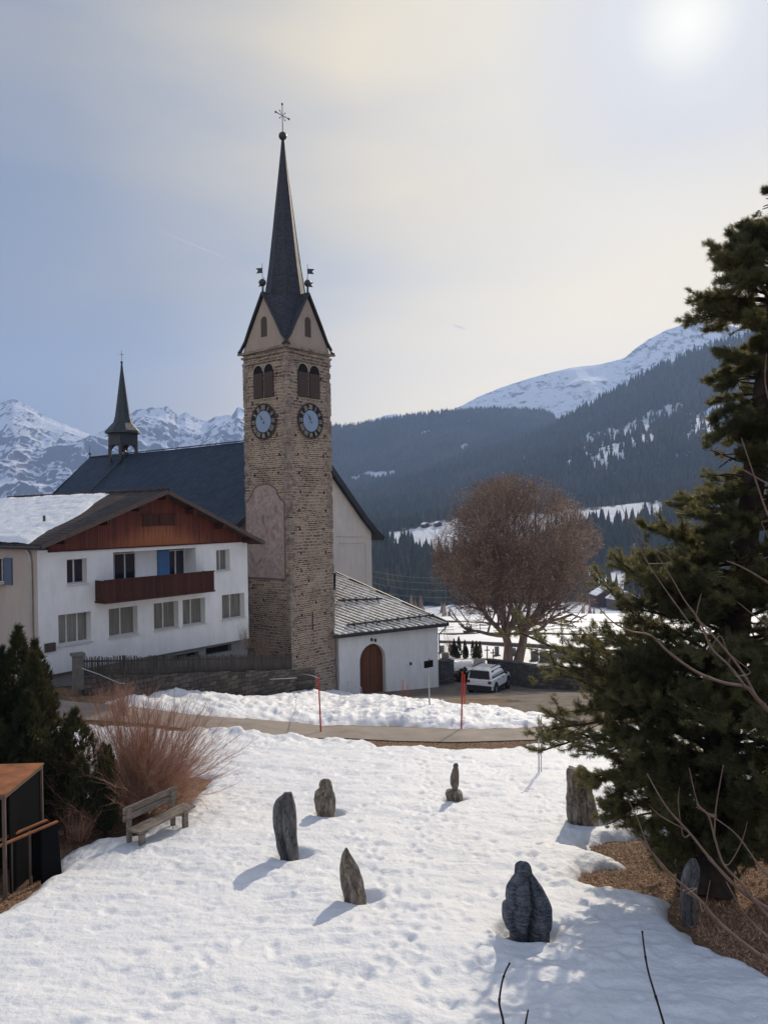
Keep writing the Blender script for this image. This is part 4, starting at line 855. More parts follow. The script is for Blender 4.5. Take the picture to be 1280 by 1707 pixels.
# fresco on the left face
def fp(px, py): return face_pt(px, py, True)
x0f, x1f = fp(474.5, 900)[0], fp(412, 900)[0]; wf = x1f-x0f; zb_ = fp(445, 963)[1]; zs_ = fp(445, 838)[1]; zt_ = fp(445, 808)[1]
def fr_out(g):
    P = [(x0f-g, zb_-g), (x1f+g, zb_-g), (x1f+g, zs_+g*.4)]
    for i in range(1, 6): t = i/5; P.append((x1f+g-(wf*.17)*t, zs_+g*.4+(zt_-zs_)*.42*math.sin(t*1.57)*t))
    cx_ = (x0f+x1f)/2; rb_ = wf/2-wf*.17+g
    for i in range(0, 11): t = math.pi*i/10; P.append((cx_+rb_*math.cos(t), zs_+(zt_-zs_)*.44+(zt_-zs_)*.56*math.sin(t)+g*math.sin(t)))
    for i in range(5, 0, -1): t = i/5; P.append((x0f-g+(wf*.17)*t, zs_+g*.4+(zt_-zs_)*.42*math.sin(t*1.57)*t))
    P.append((x0f-g, zs_+g*.4)); return P
fr = fpoly(True, fr_out(0), .012, .015).build('fresco', m_fresco, tower)
fb = MB(); A, B = fr_out(0), fr_out(.09)
for i in range(len(A)): j = (i+1) % len(A); fb.prism(onface(True, [A[i], B[i], B[j], A[j]], .005), -UR*.035)
fb.build('painted_border', m_frband, fr)

# nave
sc = 1.05; RP0 = np.array([-11.3*sc, 62*sc, 0]); ZR = zy(731, 65.1)+.0
church = thing('church', 'long church nave with steep dark slate roof and pale facade behind the tower', 'church', (RP0[0], RP0[1], -1.0))
tF = 7.35; tBk = -23.6
def NV(t, wv, z): p = RP0-UL*t+UR*wv; return np.array([p[0], p[1], z])   # t along ridge towards the facade
zeL = zy(871, 54); zeR = zy(896, 66.5)
def rprof():                                        # (w, z) right and left roof profile incl. flare
    return [(-7.5, zeL), (-6.4, zeL+.75), (0, ZR), (6.9, ZR-(ZR-zeR)*.80), (8.2, ZR-(ZR-zeR)*.93), (9.15, zeR)]
pr = rprof(); rf = MB()
tends = np.linspace(tBk, tF+.45, 14)
for k in range(len(tends)-1):
    for (w0, q0), (w1, q1) in zip(pr[:-1], pr[1:]):
        sag = lambda t: -.10*math.sin(math.pi*(t-tBk)/(tF-tBk))
        a0, a1 = tends[k], tends[k+1]
        P = [NV(a0, w0, q0+sag(a0)), NV(a1, w0, q0+sag(a1)), NV(a1, w1, q1+sag(a1)), NV(a0, w1, q1+sag(a0))]
        rf.hexa([p-Zv*.22 for p in P]+P) if False else rf.add([p for p in P]+[p-Zv*.25 for p in P], [(3, 2, 1, 0), (4, 5, 6, 7)]+([(1, 2, 6, 5)] if k == len(tends)-2 else [])+([(0, 4, 7, 3)] if k == 0 else []))
rf.f = [f for f in rf.f]; roof = rf.build('roof', m_slate, church)
hp = MB()   # hipped far end
hp.add([NV(tBk, -7.5, zeL), NV(tBk, 9.15, zeR), NV(tBk, 0, ZR), NV(tBk-3.5, 0, zeL-1)], [(0, 2, 3), (2, 1, 3)]); hp.build('roof_hip', m_slate, church)
vg = MB()
for (w0, q0), (w1, q1) in zip(pr[:-1], pr[1:]): vg.beam(NV(tF+.45, w0, q0-.1), NV(tF+.45, w1, q1-.1), .12, .42)
vg.beam(NV(tBk, 0, ZR+.02), NV(tF+.5, 0, ZR+.02), .2, .08); vg.build('verge', m_metal, roof)
dv = MB(); dv.beam(NV(-16.5, -.1, ZR+.03), NV(-16.5, -7, zeL+.5), .14, .12); dv.build('roof_seam', m_metal, roof)
zbn = -2.5; wl = MB(); wl.prism([NV(tF, -6.2, zbn), NV(tF, 8.0, zbn), NV(tF, 8.0, zeR+.65), NV(tF, 6.9, pr[3][1]-.25), NV(tF, 0, ZR-.35), NV(tF, -6.2, zeL+.5)], UL*.5)
wl.obox(NV(tF-.5, -6.2, zbn), UR*.5, UL*29, Zv*(zeL+.3-zbn)); wl.obox(NV(tF-.5, 7.5, zbn), UR*.5, UL*29, Zv*(zeR+.3-zbn))
wl.build('wall', m_facade, church)
FP0 = NV(tF, 0, 0)
def fac(px, py): p = hit(px, py, FP0, UL); q = p-FP0; return q@UR, p[2]
rl = MB()
def fbar(a, b, wdt):
    (x0, z0_), (x1, z1) = fac(*a), fac(*b); rl.beam(FP0+UR*x0+Zv*z0_-UL*.03, FP0+UR*x1+Zv*z1-UL*.03, wdt if abs(x1-x0) < abs(z1-z0_) else .07, .07)
fbar((560, 893.5), (607, 894), .1); fbar((566, 905), (606, 904), .06); fbar((608.5, 905), (610, 985), .14)
fbar((562, 812), (588, 850), .14); fbar((588, 850), (606, 880), .14); fbar((606, 880), (618, 893), .14)
rl.build('plaster_relief', m_facade, church)
# belfry turret on the nave ridge
tt = -18.6
for it in range(60):
    px_, _ = proj(NV(tt, 0, ZR)); tt += (206-px_)*(.02)
turret = thing('ridge_turret', 'small dark open ridge turret with pointed spire and iron cross on the church roof', 'turret', tuple(NV(tt, 0, ZR-.6)))
Dt = NV(tt, 0, ZR)[1]; um = Dt/F; T0 = NV(tt, 0, 0)
def TZ(py): return at(206, py, Dt)[2]
hw = 21*um*.72
po = MB()
for a in (-1, 1):
    for b in (-1, 1): c = T0+UR*a*hw+UL*b*hw; po.obox([c[0]-.13, c[1]-.13, ZR-2.2 if a < 0 else ZR-1.6], (.26, 0, 0), (0, .26, 0), Zv*(TZ(742)-ZR+2.2+(0 if a < 0 else -.6)))
po.build('posts', m_metal, turret)
bd = MB(); bd.obox(T0-UR*(hw+.1)-UL*(hw+.1)+Zv*TZ(742), UR*2*(hw+.1), UL*2*(hw+.1), Zv*(TZ(722)-TZ(742)))
for s in range(4):   # curved braces under the box
    u = [UR, UL, -UR, -UL][s]; v_ = [UL, -UR, -UL, UR][s]
    for k in (-1, 1): c = T0+v_*hw+u*k*hw; bd.prism([c+Zv*TZ(742), c-u*k*hw*.62+Zv*TZ(742), c-u*k*.18+Zv*(TZ(742)-.42), c+Zv*(TZ(742)-.7)], v_*-.1)
bd.build('bell_box', m_metal, turret)
ts = MB(); prf = [(723, 28.5), (719, 27.5), (705, 15), (695, 12), (660, 7.5), (620, 2.6), (606, 1.3)]; vs = []; fs = []
for y, w_ in prf: vs += [T0+Zv*TZ(y)+(UR*math.cos(a)+UL*math.sin(a))*w_*um*1.03 for a in [math.pi/4*i+math.pi/8 for i in range(8)]]
for k in range(len(prf)-1):
    for i in range(8): j = (i+1) % 8; fs.append((k*8+i, k*8+j, (k+1)*8+j, (k+1)*8+i))
fs += [tuple(range(7, -1, -1)), tuple(range(len(vs)-8, len(vs)))]; ts.add(vs, fs); ts.build('spire', m_copper, turret)
cr = MB(); cr.ball(T0+Zv*TZ(604), .13, 10, 8); cr.tube(T0+Zv*TZ(604), T0+Zv*TZ(584), .025, .02, 6); c = T0+Zv*TZ(591)
cr.tube(c-UR*.28-UL*.0, c+UR*.28, .022, .022, 5); cr.build('cross', m_metal, turret)
bl_ = MB(); vs = []; fs = []
for i, (zz_, r_) in enumerate(((0, .34), (.06, .33), (.2, .22), (.42, .17), (.5, .05))): vs += [T0+Zv*(ZR+.15+zz_)+np.array([math.cos(a), math.sin(a), 0])*r_ for a in [math.pi/6*k for k in range(12)]]
for k in range(4):
    for i in range(12): j = (i+1) % 12; fs.append((k*12+i, k*12+j, (k+1)*12+j, (k+1)*12+i))
bl_.add(vs, fs); bl_.build('bell', m_metal, turret)
rd = MB(); e_ = NV(tBk+.1, 0, ZR); rd.tube(e_, e_+Zv*1.3, .03, .015, 6); rd.ball(e_+Zv*.35, .15, 8, 6); rd.build('roof_finial', m_metal, church)

# annex with arched door
AL = hit(566, 1150, at(566, 1150, 52.7), (0, 1, 0)); AL[2] = 0; AR = at(731, 1140, 57.0); AR[2] = 0
au = unit((AR-AL)*np.array([1, 1, 0])); an = np.array([au[1], -au[0], 0]); AW = np.linalg.norm((AR-AL)[:2]); ab = -an
def apt(px, py): p = hit(px, py, AL, an); return (p-AL)@au, p[2]
annex = thing('church_annex', 'white low church annex with arched wooden door and slab roof beside the tower', 'annex', (AL[0]+au[0]*AW/2, AL[1]+au[1]*AW/2, gz(0, 54)))
zE = (apt(566, 1056)[1]+apt(731, 1042)[1])/2; zG = gz(0, 52)-1.0
dl, dr_ = apt(600, 1120)[0], apt(643, 1120)[0]; dzt = apt(622, 1073)[1]; dzb = apt(620, 1156)[1]-.1
def arch(cx, hw_, zsp, rise, n=14): return [(cx+hw_*math.cos(math.pi*i/n), zsp+rise*math.sin(math.pi*i/n)) for i in range(n+1)]
cx_ = (dl+dr_)/2; hw_ = (dr_-dl)/2; zsp = dzt-hw_*1.15; ac = arch(cx_, hw_, zsp, hw_*1.15)   # right to left
def A3(a, z, off=0): return AL+au*a+Zv*z+an*off
wa = MB()
# front wall around the arched opening, with reveal
wa.add([A3(0, zG), A3(cx_-hw_, zG), A3(cx_-hw_, zsp), A3(0, zsp)], [(0, 1, 2, 3)]); wa.add([A3(cx_+hw_, zG), A3(AW, zG), A3(AW, zsp), A3(cx_+hw_, zsp)], [(0, 1, 2, 3)])
top_ = [A3(AW, zsp), A3(AW, zE+.3), A3(0, zE+.3), A3(0, zsp)]+[A3(a, z) for a, z in ac[::-1]]; wa.add(top_, [tuple(range(len(top_)))])
rv = [(cx_+hw_, zG)]+ac+[(cx_-hw_, zG)]
for (p, q) in zip(rv[:-1], rv[1:]): wa.add([A3(*p), A3(*p, -.5), A3(*q, -.5), A3(*q)], [(0, 1, 2, 3)])
wa.add([A3(0, zG), A3(0, zG, -5), A3(0, zE+.3, -5), A3(0, zE+.3)], [(3, 2, 1, 0)]); wa.add([A3(AW, zG), A3(AW, zG, -6), A3(AW, zE+.3, -6), A3(AW, zE+.3)], [(0, 1, 2, 3)])
wa.add([A3(0, zG, -6), A3(AW, zG, -6), A3(AW, zE+.3, -6), A3(0, zE+.3, -6)], [(3, 2, 1, 0)])
wa.build('wall', m_white, annex)
d_ = MB(); d_.prism([A3(a, z, -.42) for a, z in [(cx_+hw_, zG)]+ac+[(cx_-hw_, zG)]], -an*.08); door = d_.build('door', m_door, annex)
dd_ = MB(); dd_.obox(A3(cx_-.015, zG+.3, -.42), au*.03, an*.02, Zv*(zsp+hw_-zG-.3)); dd_.ball(A3(cx_+.15, dzb+1.2, -.38), .05, 8, 6); dd_.build('door_trim', m_metal, door)
ap = at(560, 958, 58.5); ec = at(747, 1040, 57.3); el = at(557, 1062, 52.2)
zE2 = (ec[2]+el[2])/2; eL = AL-au*.6+an*.45; eR = AR+au*.65+an*.45; eL[2] = eR[2] = zE2; bR = eR+ab*7; bR[2] = zE2; ap2 = ap+ab*4-au*2
ra = MB(); th_ = Zv*.14
ra.prism([eL, eR, ap], th_); sr = ra.build('roof', m_slab, annex)
r2 = MB(); r2.prism([eR+Zv*.02, bR, ap2, ap-Zv*.02], th_); r2.build('rear_roof', m_slate, annex)
hpn = MB(); hpn.beam(eR+th_*1.1, ap+th_*1.1, .22, .16); hpn.beam(eL+an*.03+th_*.2, eR+an*.03+th_*.2, .10, .24); hpn.build('roof_edge', m_metal, sr)
RN = np.cross(eR-eL, ap-eL); RN = unit(RN)*(1 if RN[2] > 0 else -1)
def rpt(px, py, h=.14): return hit(px, py, eL+th_, RN)+RN*h
for (p, q, ks) in (((563, 1003), (636, 1000), 4), ((578, 1044), (722, 1027), 8)):
    sg = MB(); a, b = rpt(*p), rpt(*q); sg.tube(a, b, .07, .07, 8)
    for k in range(ks): c = a+(b-a)*(k+.5)/ks; sg.beam(c-RN*.2, c+RN*.22, .05); sg.beam(c+RN*.1, c-unit(np.cross(RN, au))*.45-RN*.15 if True else c, .04)
    sg.build('snow_guard', m_metal, annex)
st = MB()   # raised batten seams running down the slope diagonally
dn = unit(np.cross(au, RN)); dn = dn if dn[2] < 0 else -dn; diag = unit(dn*.62+au*.78)
H_ = np.linalg.norm(np.cross(eR-eL, ap-eL))/np.linalg.norm(eR-eL)
def inside(p):
    for a, b, c in ((eL, eR, ap), (eR, ap, eL), (ap, eL, eR)):
        if np.dot(np.cross(b-a, p-a), np.cross(b-a, c-a)) < 0: return False
    return True
for k in range(-14, 24):
    s0 = eL+au*(k*.52)+0; run = []
    for j in range(0, 160):
        p = s0-diag*(j*.09)
        if inside(p): run.append(p)
    if len(run) > 3: st.beam(run[0]+th_+RN*.02, run[-1]+th_+RN*.02, .21, .09)
m_seam = pm('pale_roof_seam', (.85, .84, .80), (.45, .44, .42), 5, .42, 1.0, .2, 20, metal=.55)
st.build('seams', m_seam, sr)
gt = MB(); g0 = AR+au*.5+an*.3; g0[2] = zE2; gt.path([g0, g0+Zv*-.25, AR+au*.06+an*.08+Zv*(zE2-.7), AR+au*.06+an*.08+Zv*(zG+1)], .045, 8); gt.build('downpipe', m_metal, annex)
wm = MB(); 
for (x, y) in ((619, 1066), (625, 1067), (684, 1106)):
    a, z = apt(x, y); wm = MB(); wm.ball(A3(a, z, .06), .09, 8, 6, (1, 1, 1.4)); wm.tube(A3(a, z, 0), A3(a, z, .1), .03); wm.build('wall_lamp', m_metal, annex)

# ------------------------------------------------------------------ HOUSE
HC = at(64, 1000, 35.5); HC[2] = 0; HW = 12.75; HL = 15.5; hn = -UL
hs = thing('house', 'white two storey house with brown wooden gable, long balcony and snowy tiled roof', 'house', (HC[0]+4, HC[1]+7, gz(0, 40)))
def hp_(px, py): p = hit(px, py, HC, hn); return (p-HC)@UR, p[2]
def H3(a, z, off=0): return HC+UR*a+Zv*z+hn*off
zHb = (hp_(90, 1119)[1]+hp_(410, 1069)[1])/2; zHt = (hp_(90, 914)[1]+hp_(405, 903)[1])/2-.0
def rect(l, r, t, b, tx=None): a0 = hp_(l, (t+b)/2)[0]; a1 = hp_(r, (t+b)/2)[0]; zt = hp_((l+r)/2, t)[1]; zb = hp_((l+r)/2, b)[1]; return [a0, a1, zb, zt]
W_up = [rect(112, 145.5, 927, 968.5), rect(361, 383.5, 920, 954.5)]; LOG = rect(189.5, 327, 917, 967)
W_lo = [rect(98, 152.5, 1018, 1069), rect(182, 230, 1010.5, 1058.5), rect(257, 298, 1004, 1047.5), rect(305, 342.5, 1000, 1042.5), rect(370.5, 408, 993, 1035)]
zl = [np.mean([r[i] for r in W_lo]) for i in (2, 3)]; zu = [np.mean([r[i] for r in W_up]) for i in (2, 3)]
for r in W_lo: r[2], r[3] = zl
for r in W_up: r[2], r[3] = zu
def holed(mb, P3, L_, za, zb, holes, dep):
    xs = sorted({0, L_, *[h[0] for h in holes], *[h[1] for h in holes]}); zs = sorted({za, zb, *[h[2] for h in holes], *[h[3] for h in holes]})
    for x0, x1 in zip(xs[:-1], xs[1:]):
        for y0, y1 in zip(zs[:-1], zs[1:]):
            c = ((x0+x1)/2, (y0+y1)/2)
            if any(h[0] < c[0] < h[1] and h[2] < c[1] < h[3] for h in holes): continue
            mb.add([P3(x0, y0), P3(x1, y0), P3(x1, y1), P3(x0, y1)], [(0, 1, 2, 3)])
    for i, (a, b, c, d) in enumerate(holes):
        D = dep[i] if hasattr(dep, '__len__') else dep
        for p, q in (((a, c), (b, c)), ((b, c), (b, d)), ((b, d), (a, d)), ((a, d), (a, c))): mb.add([P3(*p), P3(*p, -D), P3(*q, -D), P3(*q)], [(3, 2, 1, 0)])
wl = MB(); holes = W_lo+W_up+[LOG]; RV = .38; holed(wl, H3, HW, zHb, zHt+.02, holes, [RV]*7+[.95])
wl.add([H3(HW, zHb), H3(HW, zHb, -HL), H3(HW, zHt, -HL), H3(HW, zHt)], [(0, 1, 2, 3)])
wl.add([H3(0, zHb, -HL), H3(HW, zHb, -HL), H3(HW, zHt, -HL), H3(0, zHt, -HL)], [(3, 2, 1, 0)])
wl.add([H3(0, zHb), H3(HW, zHb), H3(HW, zHb, -.45), H3(0, zHb, -.45)], [(3, 2, 1, 0)])
# back of the loggia: wall pieces between its two window doors
def lg(px): return hit(px, 940, HC-hn*.95, hn)
la0, la1 = [(lg(x)-HC)@UR for x in (189.5, 327)]
Lw = [[LOG[0]-.0, (lg(225)-HC)@UR], [(lg(262)-HC)@UR, (lg(306.5)-HC)@UR]]
zz_ = LOG[2]-.25
for a, b in ((Lw[0][1], Lw[1][0]), (Lw[1][1], LOG[1])): wl.add([H3(a, zz_, -.93), H3(b, zz_, -.93), H3(b, LOG[3], -.93), H3(a, LOG[3], -.93)], [(0, 1, 2, 3)])
wl.build('wall', m_white, hs)
def window(P3, r, off, parent, nsash=2, glass=m_curt, sill=True):
    a, b, c, d = r; fr_ = MB(); fw = .05
    for (x0, x1, y0, y1) in [(a, b, c, c+fw), (a, b, d-fw, d), (a, a+fw, c+fw, d-fw), (b-fw, b, c+fw, d-fw)]+[(a+(b-a)*k/nsash-.035, a+(b-a)*k/nsash+.035, c+fw, d-fw) for k in range(1, nsash)]:
        fr_.obox(P3(x0, y0, off), P3(x1, y0)-P3(x0, y0), P3(0, 0, .06)-P3(0, 0), Zv*(y1-y0))
    if sill: fr_.obox(P3(a-.05, c-.07, off+.08), P3(b+.1, 0)-P3(a, 0), P3(0, 0, .38)-P3(0, 0), Zv*.06)
    f = fr_.build('window', m_frame, parent); g = MB(); g.obox(P3(a+.01, c+.01, off+.012), P3(b-.02, 0)-P3(a, 0), P3(0, 0, .01)-P3(0, 0), Zv*(d-c-.02)); g.build('pane', glass, f); return f
for i, r in enumerate(W_lo):
    window(H3, r, -RV, hs, 3 if i == 0 else 2)
for i, r in enumerate(W_up): window(H3, r, -RV, hs, 2, m_glass if i == 0 else m_curt)
for i, (a, b) in enumerate(Lw):
    wd = (b-a); f = window(H3, [a+wd*.30, b, zz_, LOG[3]-.1] if True else 0, -.92, hs, 2, m_glass, False)
    bp_ = MB(); bp_.obox(H3(a, zz_, -.88), UR*(wd*(.30 if i == 0 else .42)), hn*.05, Zv*(LOG[3]-.1-zz_)); bp_.build('blue_shutter', m_blue, hs)
dw = MB(); p0 = H3((lg(197)-HC)@UR, zz_-.0, -.4); dw.tube(H3(hp_(198.5, 960)[0], zz_-1.0, .55), H3(hp_(198.5, 960)[0], LOG[3], .55), .03); 
# gable boards
PEAK = hp_(277, 822); aP = PEAK[0]; zP = at(280, 818, 40.2)[2]
ov = .85
a_l, a_r = -.25, 2*aP+.25; 
a_r = 13.35; zEv = at(438, 903, 45.4)[2]; aP = 6.62; a_l = -.25; zEl = at(70, 909, 35)[2]
def roofz(a): return zP+(zEv-zP)*(a-aP)/(a_r-aP) if a > aP else zP+(zEl-zP)*(aP-a)/(aP-a_l)
a0g, a1g = hp_(80, 914)[0], hp_(405, 903)[0]
nx_ = 60; xs = np.linspace(a0g, a1g, nx_); V = []; wt = []
for x in xs:
    for j in range(5):
        zt_ = roofz(x)-.18; z_ = zHt-.03+(zt_-zHt+.03)*j/4; V.append(H3(x, z_, .07)-ORI[hs]); tx = (x-aP)/(HW/2)
        wt.append(max(0, 1.05-abs(tx)*1.15)*(1.25-j/4*1.2)*(.3+.7*min(1, (1-abs(tx))*2)))
Fg = grid_faces(nx_, 5)[:, ::-1]; og = np_mesh('gable_boards', np.array(V)+ORI[hs], Fg, m_gwood, hs, smooth=False, attrs={'orange_mid': wt}); box_uv(og.data)
ge = MB(); ge.obox(H3(a0g, zHt-.10, .0), UR*(a1g-a0g), hn*.10, Zv*.07)
ge.prism([H3(a0g, zHt-.02, 0), H3(a1g, zHt-.02, 0), H3(a1g, roofz(a1g)-.2, 0), H3(aP, zP-.2, 0), H3(a0g, roofz(a0g)-.2, 0)], hn*.05); ge.build('gable_backing', m_bwood, hs)
sh_ = rect(237, 289, 858, 875); q = MB()
for a, b in ((sh_[0], (sh_[0]+sh_[1])/2-.02), ((sh_[0]+sh_[1])/2+.02, sh_[1])): q.obox(H3(a, sh_[2], .09), UR*(b-a), hn*.05, Zv*(sh_[3]-sh_[2]))
for z_ in (sh_[2], sh_[3]): q.obox(H3(sh_[0]-.08, z_-.03, .09), UR*(sh_[1]-sh_[0]+.16), hn*.07, Zv*.06)
q.build('attic_shutter', m_bwood, hs)
# roof
ends = (ov, -HL-.6); rt_ = MB(); TH = .16
for (A, B) in ((a_l, aP), (aP, a_r)):
    P = [H3(A, roofz(A), ends[0]), H3(B, roofz(B), ends[0]), H3(B, roofz(B), ends[1]), H3(A, roofz(A), ends[1])]; rt_.add([p-Zv*TH for p in P]+P, [(3, 2, 1, 0), (4, 5, 6, 7), (0, 1, 5, 4), (1, 2, 6, 5), (2, 3, 7, 6), (3, 0, 4, 7)])
roof = rt_.build('roof', m_tile, hs)
tl = MB()   # tile course steps
def slope_pt(A, B, f, off, h=0): a = A+(B-A)*f; return H3(a, roofz(a)+h, off)
for k in range(22):
    f = k/22; tl.obox(slope_pt(a_l, aP, f, ends[0]), slope_pt(a_l, aP, f+.04, ends[0])-slope_pt(a_l, aP, f, ends[0]), -hn*(HL+.6+ov), Zv*.045)
    tl.obox(slope_pt(a_r, aP, f, ends[0]), slope_pt(a_r, aP, f+.04, ends[0])-slope_pt(a_r, aP, f, ends[0]), -hn*(HL+.6+ov), Zv*.045)
k = ends[0]
while k > ends[1]: tl.tube(H3(aP, zP+.03, k), H3(aP, zP+.06, k-.42), .11, .13, 8); k -= .42
tl.build('tiles', m_tile, roof)
bb = MB(); bb.beam(H3(a_l, roofz(a_l)-.08, ov+.02), H3(aP, zP-.06, ov+.02), .05, .20); bb.beam(H3(aP, zP-.06, ov+.02), H3(a_r, roofz(a_r)-.08, ov+.02), .05, .20); bb.build('bargeboard', m_dsteel, roof)
for a in (1.0, 3.2, 5.0, aP, 8.4, 10.4, 12.4): MB().obox(H3(a-.09, roofz(a)-.45, .06), UR*.18, hn*(ov-.12), Zv*.26).build('purlin', m_bwood, roof)
# snow on the left slope
ns, nt_ = 60, 120; SV = []
for i in range(ns):
    f = .0+i/(ns-1)*.99
    for j in range(nt_):
        tt_ = j/(nt_-1); k = tt_
        front = ends[0]-(1.05+f*3.9+.25*math.sin(f*9)+.15*random.random()*0); off = front+(ends[1]-front)*tt_
        a = a_l+(aP-a_l)*f; h = .05+.20*min(1, tt_*14)*min(1, (1-f)*9+.05)*min(1, .35+f*12)
        h += .035*float(vnoise(a*2.2, off*1.4, 0, 4))+.03*float(vnoise(a*6, off*4, 0, 5))
        if tt_ == 0 or i == ns-1: h = .0
        SV.append(H3(a, roofz(a)+h, off))
SV = np.array(SV); o = np_mesh('roof_snow', SV, grid_faces(ns, nt_), m_snow, base=SV.mean(0)*np.array([1, 1, 0])+np.array([0, 0, SV[:, 2].min()]))
tag(o, 'thick snow layer lying on the left slope of the tiled house roof', 'snow patch')
# balcony
br_ = rect(177, 357, 962, 999); zbt, zbb = hp_(177, 964)[1], hp_(177, 999)[1]
B0, B1 = 0, 0
bo = .95
bp0 = hit(177, 980, HC+hn*bo, hn); bp1 = hit(357.5, 975, HC+hn*bo, hn); ba0, ba1 = (bp0-HC)@UR, (bp1-HC)@UR; bt = np.mean([hit(185, 965, HC+hn*bo, hn)[2], hit(350, 956, HC+hn*bo, hn)[2]]); bbm = np.mean([hit(185, 998, HC+hn*bo, hn)[2], hit(350, 987, HC+hn*bo, hn)[2]])
bal = MB(); bal.obox(H3(ba0, bbm, bo-.06), UR*(ba1-ba0), hn*.06, Zv*(bt-bbm)); bal.obox(H3(ba0, bbm, 0.01), UR*.06, hn*(bo-.07), Zv*(bt-bbm)); bal.obox(H3(ba1-.06, bbm, 0.01), UR*.06, hn*(bo-.07), Zv*(bt-bbm)); balc = bal.build('balcony', m_bwood, hs)
cp = MB(); cp.obox(H3(ba0-.04, bt+.002, bo-.1), UR*(ba1-ba0+.08), hn*.15, Zv*.05); cp.obox(H3(ba0-.04, bbm-.12, .01), UR*(ba1-ba0+.08), hn*(bo+.02), Zv*.10); cp.build('balcony_rail', m_bwood, balc)
k = ba0+.12; ct = MB()
while k < ba1-.1: ct.obox(H3(k, bbm+.04, bo+.001), UR*.028, hn*.018, Zv*(bt-bbm-.08)); k += .15
ct.build('boards', m_bwood, balc)
# plinth with openings
pl = MB(); zPl = gz(0, 44)-1.4; pz = zHb; bh = [[hp_(296, 1090)[0], hp_(340, 1085)[0], pz-.62, pz-.30], [hp_(352, 1085)[0], hp_(395, 1080)[0], pz-.62, pz-.22], [hp_(262, 1100)[0], hp_(272, 1100)[0], pz-1.4, pz-.15]]
holed(pl, lambda a, z, o=0: H3(a, z, o-.45), HW, zPl, pz, bh, .3); pl.add([H3(.4, zPl, -.4), H3(.4, zPl, -HL), H3(.4, pz, -HL), H3(.4, pz, -.4)], [(3, 2, 1, 0)]); pl.build('plinth', m_plinth, hs)
for h in bh: MB().obox(H3(h[0], h[2], -.76), UR*(h[1]-h[0]), -hn*.02, Zv*(h[3]-h[2])).build('cellar_window', m_void, hs)
# left side wall, beige
sw = MB()
def S3(a, z, off=0): return HC+UL*a+Zv*z-UR*off
zSt = roofz(0)-.15
hw2 = [3.15, 4.3, zu[0]+.05, zu[1]+.05]
holed(sw, lambda a, z, o=0: S3(HL-a, z, o), HL, zPl, zSt, [[HL-hw2[1], HL-hw2[0], hw2[2], hw2[3]]], .2)
sw.build('side_wall', m_beige, hs)
window(lambda a, z, o=0: S3(HL-a, z, o), [HL-hw2[1], HL-hw2[0], hw2[2], hw2[3]], -.2, hs, 2, m_glass, True)
for q_ in (2.35, 4.35): MB().obox(S3(q_, hw2[2]-.05, .02), UL*.75, -UR*.05, Zv*(hw2[3]-hw2[2]+.1)).build('shutter', m_dblue, hs)
dp = MB(); dp.path([H3(-.2, zSt+.02, -.9), S3(.55, zSt-.35, .10), S3(.45, zSt-.8, .08), S3(.45, zPl+.5, .08)], .06, 8)
dp.build('downpipe', m_zinc, hs)
gu = MB(); gu.tube(H3(a_l-.04, roofz(a_l)-.12, ov), H3(a_l-.04, roofz(a_l)-.12, -HL), .075, .075, 8); gu.build('gutter', m_metal, roof)
mb_ = MB(); a_, z_ = hp_(83, 1079); mb_.obox(H3(a_-.25, z_-.2, .01), UR*.5, hn*.12, Zv*.4); mb_.build('meter_box', m_louver, hs)
sp_ = MB(); c_ = H3(a_l+2.2, roofz(a_l+2.2), -3.0); sp_.tube(c_, c_+Zv*.55, .07, .07, 8); sp_.build('vent_pipe', m_dsteel, roof)

# ------------------------------------------------------------------ retaining wall, picket fence, pillar, gate stone
PA = at(141, 1128, 34.6); PB = at(492, 1116, 45.4)
wt_ = thing('stone_wall', 'dark rubble retaining wall below the wooden picket fence', 'wall', (*((PA+PB)/2)[:2], gz(0, 40)))
dirw = (PB-PA)*np.array([1, 1, 0]); lw = np.linalg.norm(dirw); uw = dirw/lw; nw = np.array([uw[1], -uw[0], 0])
sg_ = MB(); nseg = 14
for k in range(nseg):
    a, b = PA+(PB-PA)*k/nseg, PA+(PB-PA)*(k+1)/nseg; ja = .05*float(vnoise(k*1.7, 0)); 
    sg_.hexa([np.array([*(a)[:2], 0])+Zv*(gz(a[0], a[1])-1), np.array([*(b)[:2], 0])+Zv*(gz(b[0], b[1])-1), np.array([*(b-nw*.5)[:2], gz(0, b[1])-1]), np.array([*(a-nw*.5)[:2], gz(0, a[1])-1]),
              a+Zv*ja, b+Zv*ja, b-nw*.5+Zv*ja, a-nw*.5+Zv*ja])
sg_.build('masonry', m_rubble, wt_)
fn = thing('picket_fence', 'weathered wooden picket fence on top of the retaining wall', 'fence', (*((PA+PB)/2)[:2], (PA+PB)[2]/2))
FA, FB = PA-nw*.25, PB-nw*.25; pk = MB(); nP = 175; rails = MB()
for k in range(nP):
    c = FA+(FB-FA)*(k+.5)/nP; h = .86+rr.uniform(-.06, .06); lean = rr.uniform(-.02, .02)
    pk.hexa([c-uw*.03+nw*.02-Zv*.0, c+uw*.03+nw*.02, c+uw*.03-nw*.01, c-uw*.03-nw*.01, c-uw*.015+nw*.02+Zv*h+uw*lean, c+uw*.015+nw*.02+Zv*h+uw*lean, c+uw*.015-nw*.01+Zv*h+uw*lean, c-uw*.015-nw*.01+Zv*h+uw*lean])
pk.build('pickets', m_fencew, fn)
for h in (.22, .66): rails.beam(FA+Zv*h-nw*.04, FB+Zv*h-nw*.04, .05, .08)
rails.build('rails', m_fencew, fn)
for k in range(7): c = FA+(FB-FA)*(k+.03)/6.1-nw*.1; MB().box(c+Zv*.42, (.11, .11, .95), math.atan2(uw[1], uw[0])).build('post', m_fencew, fn)
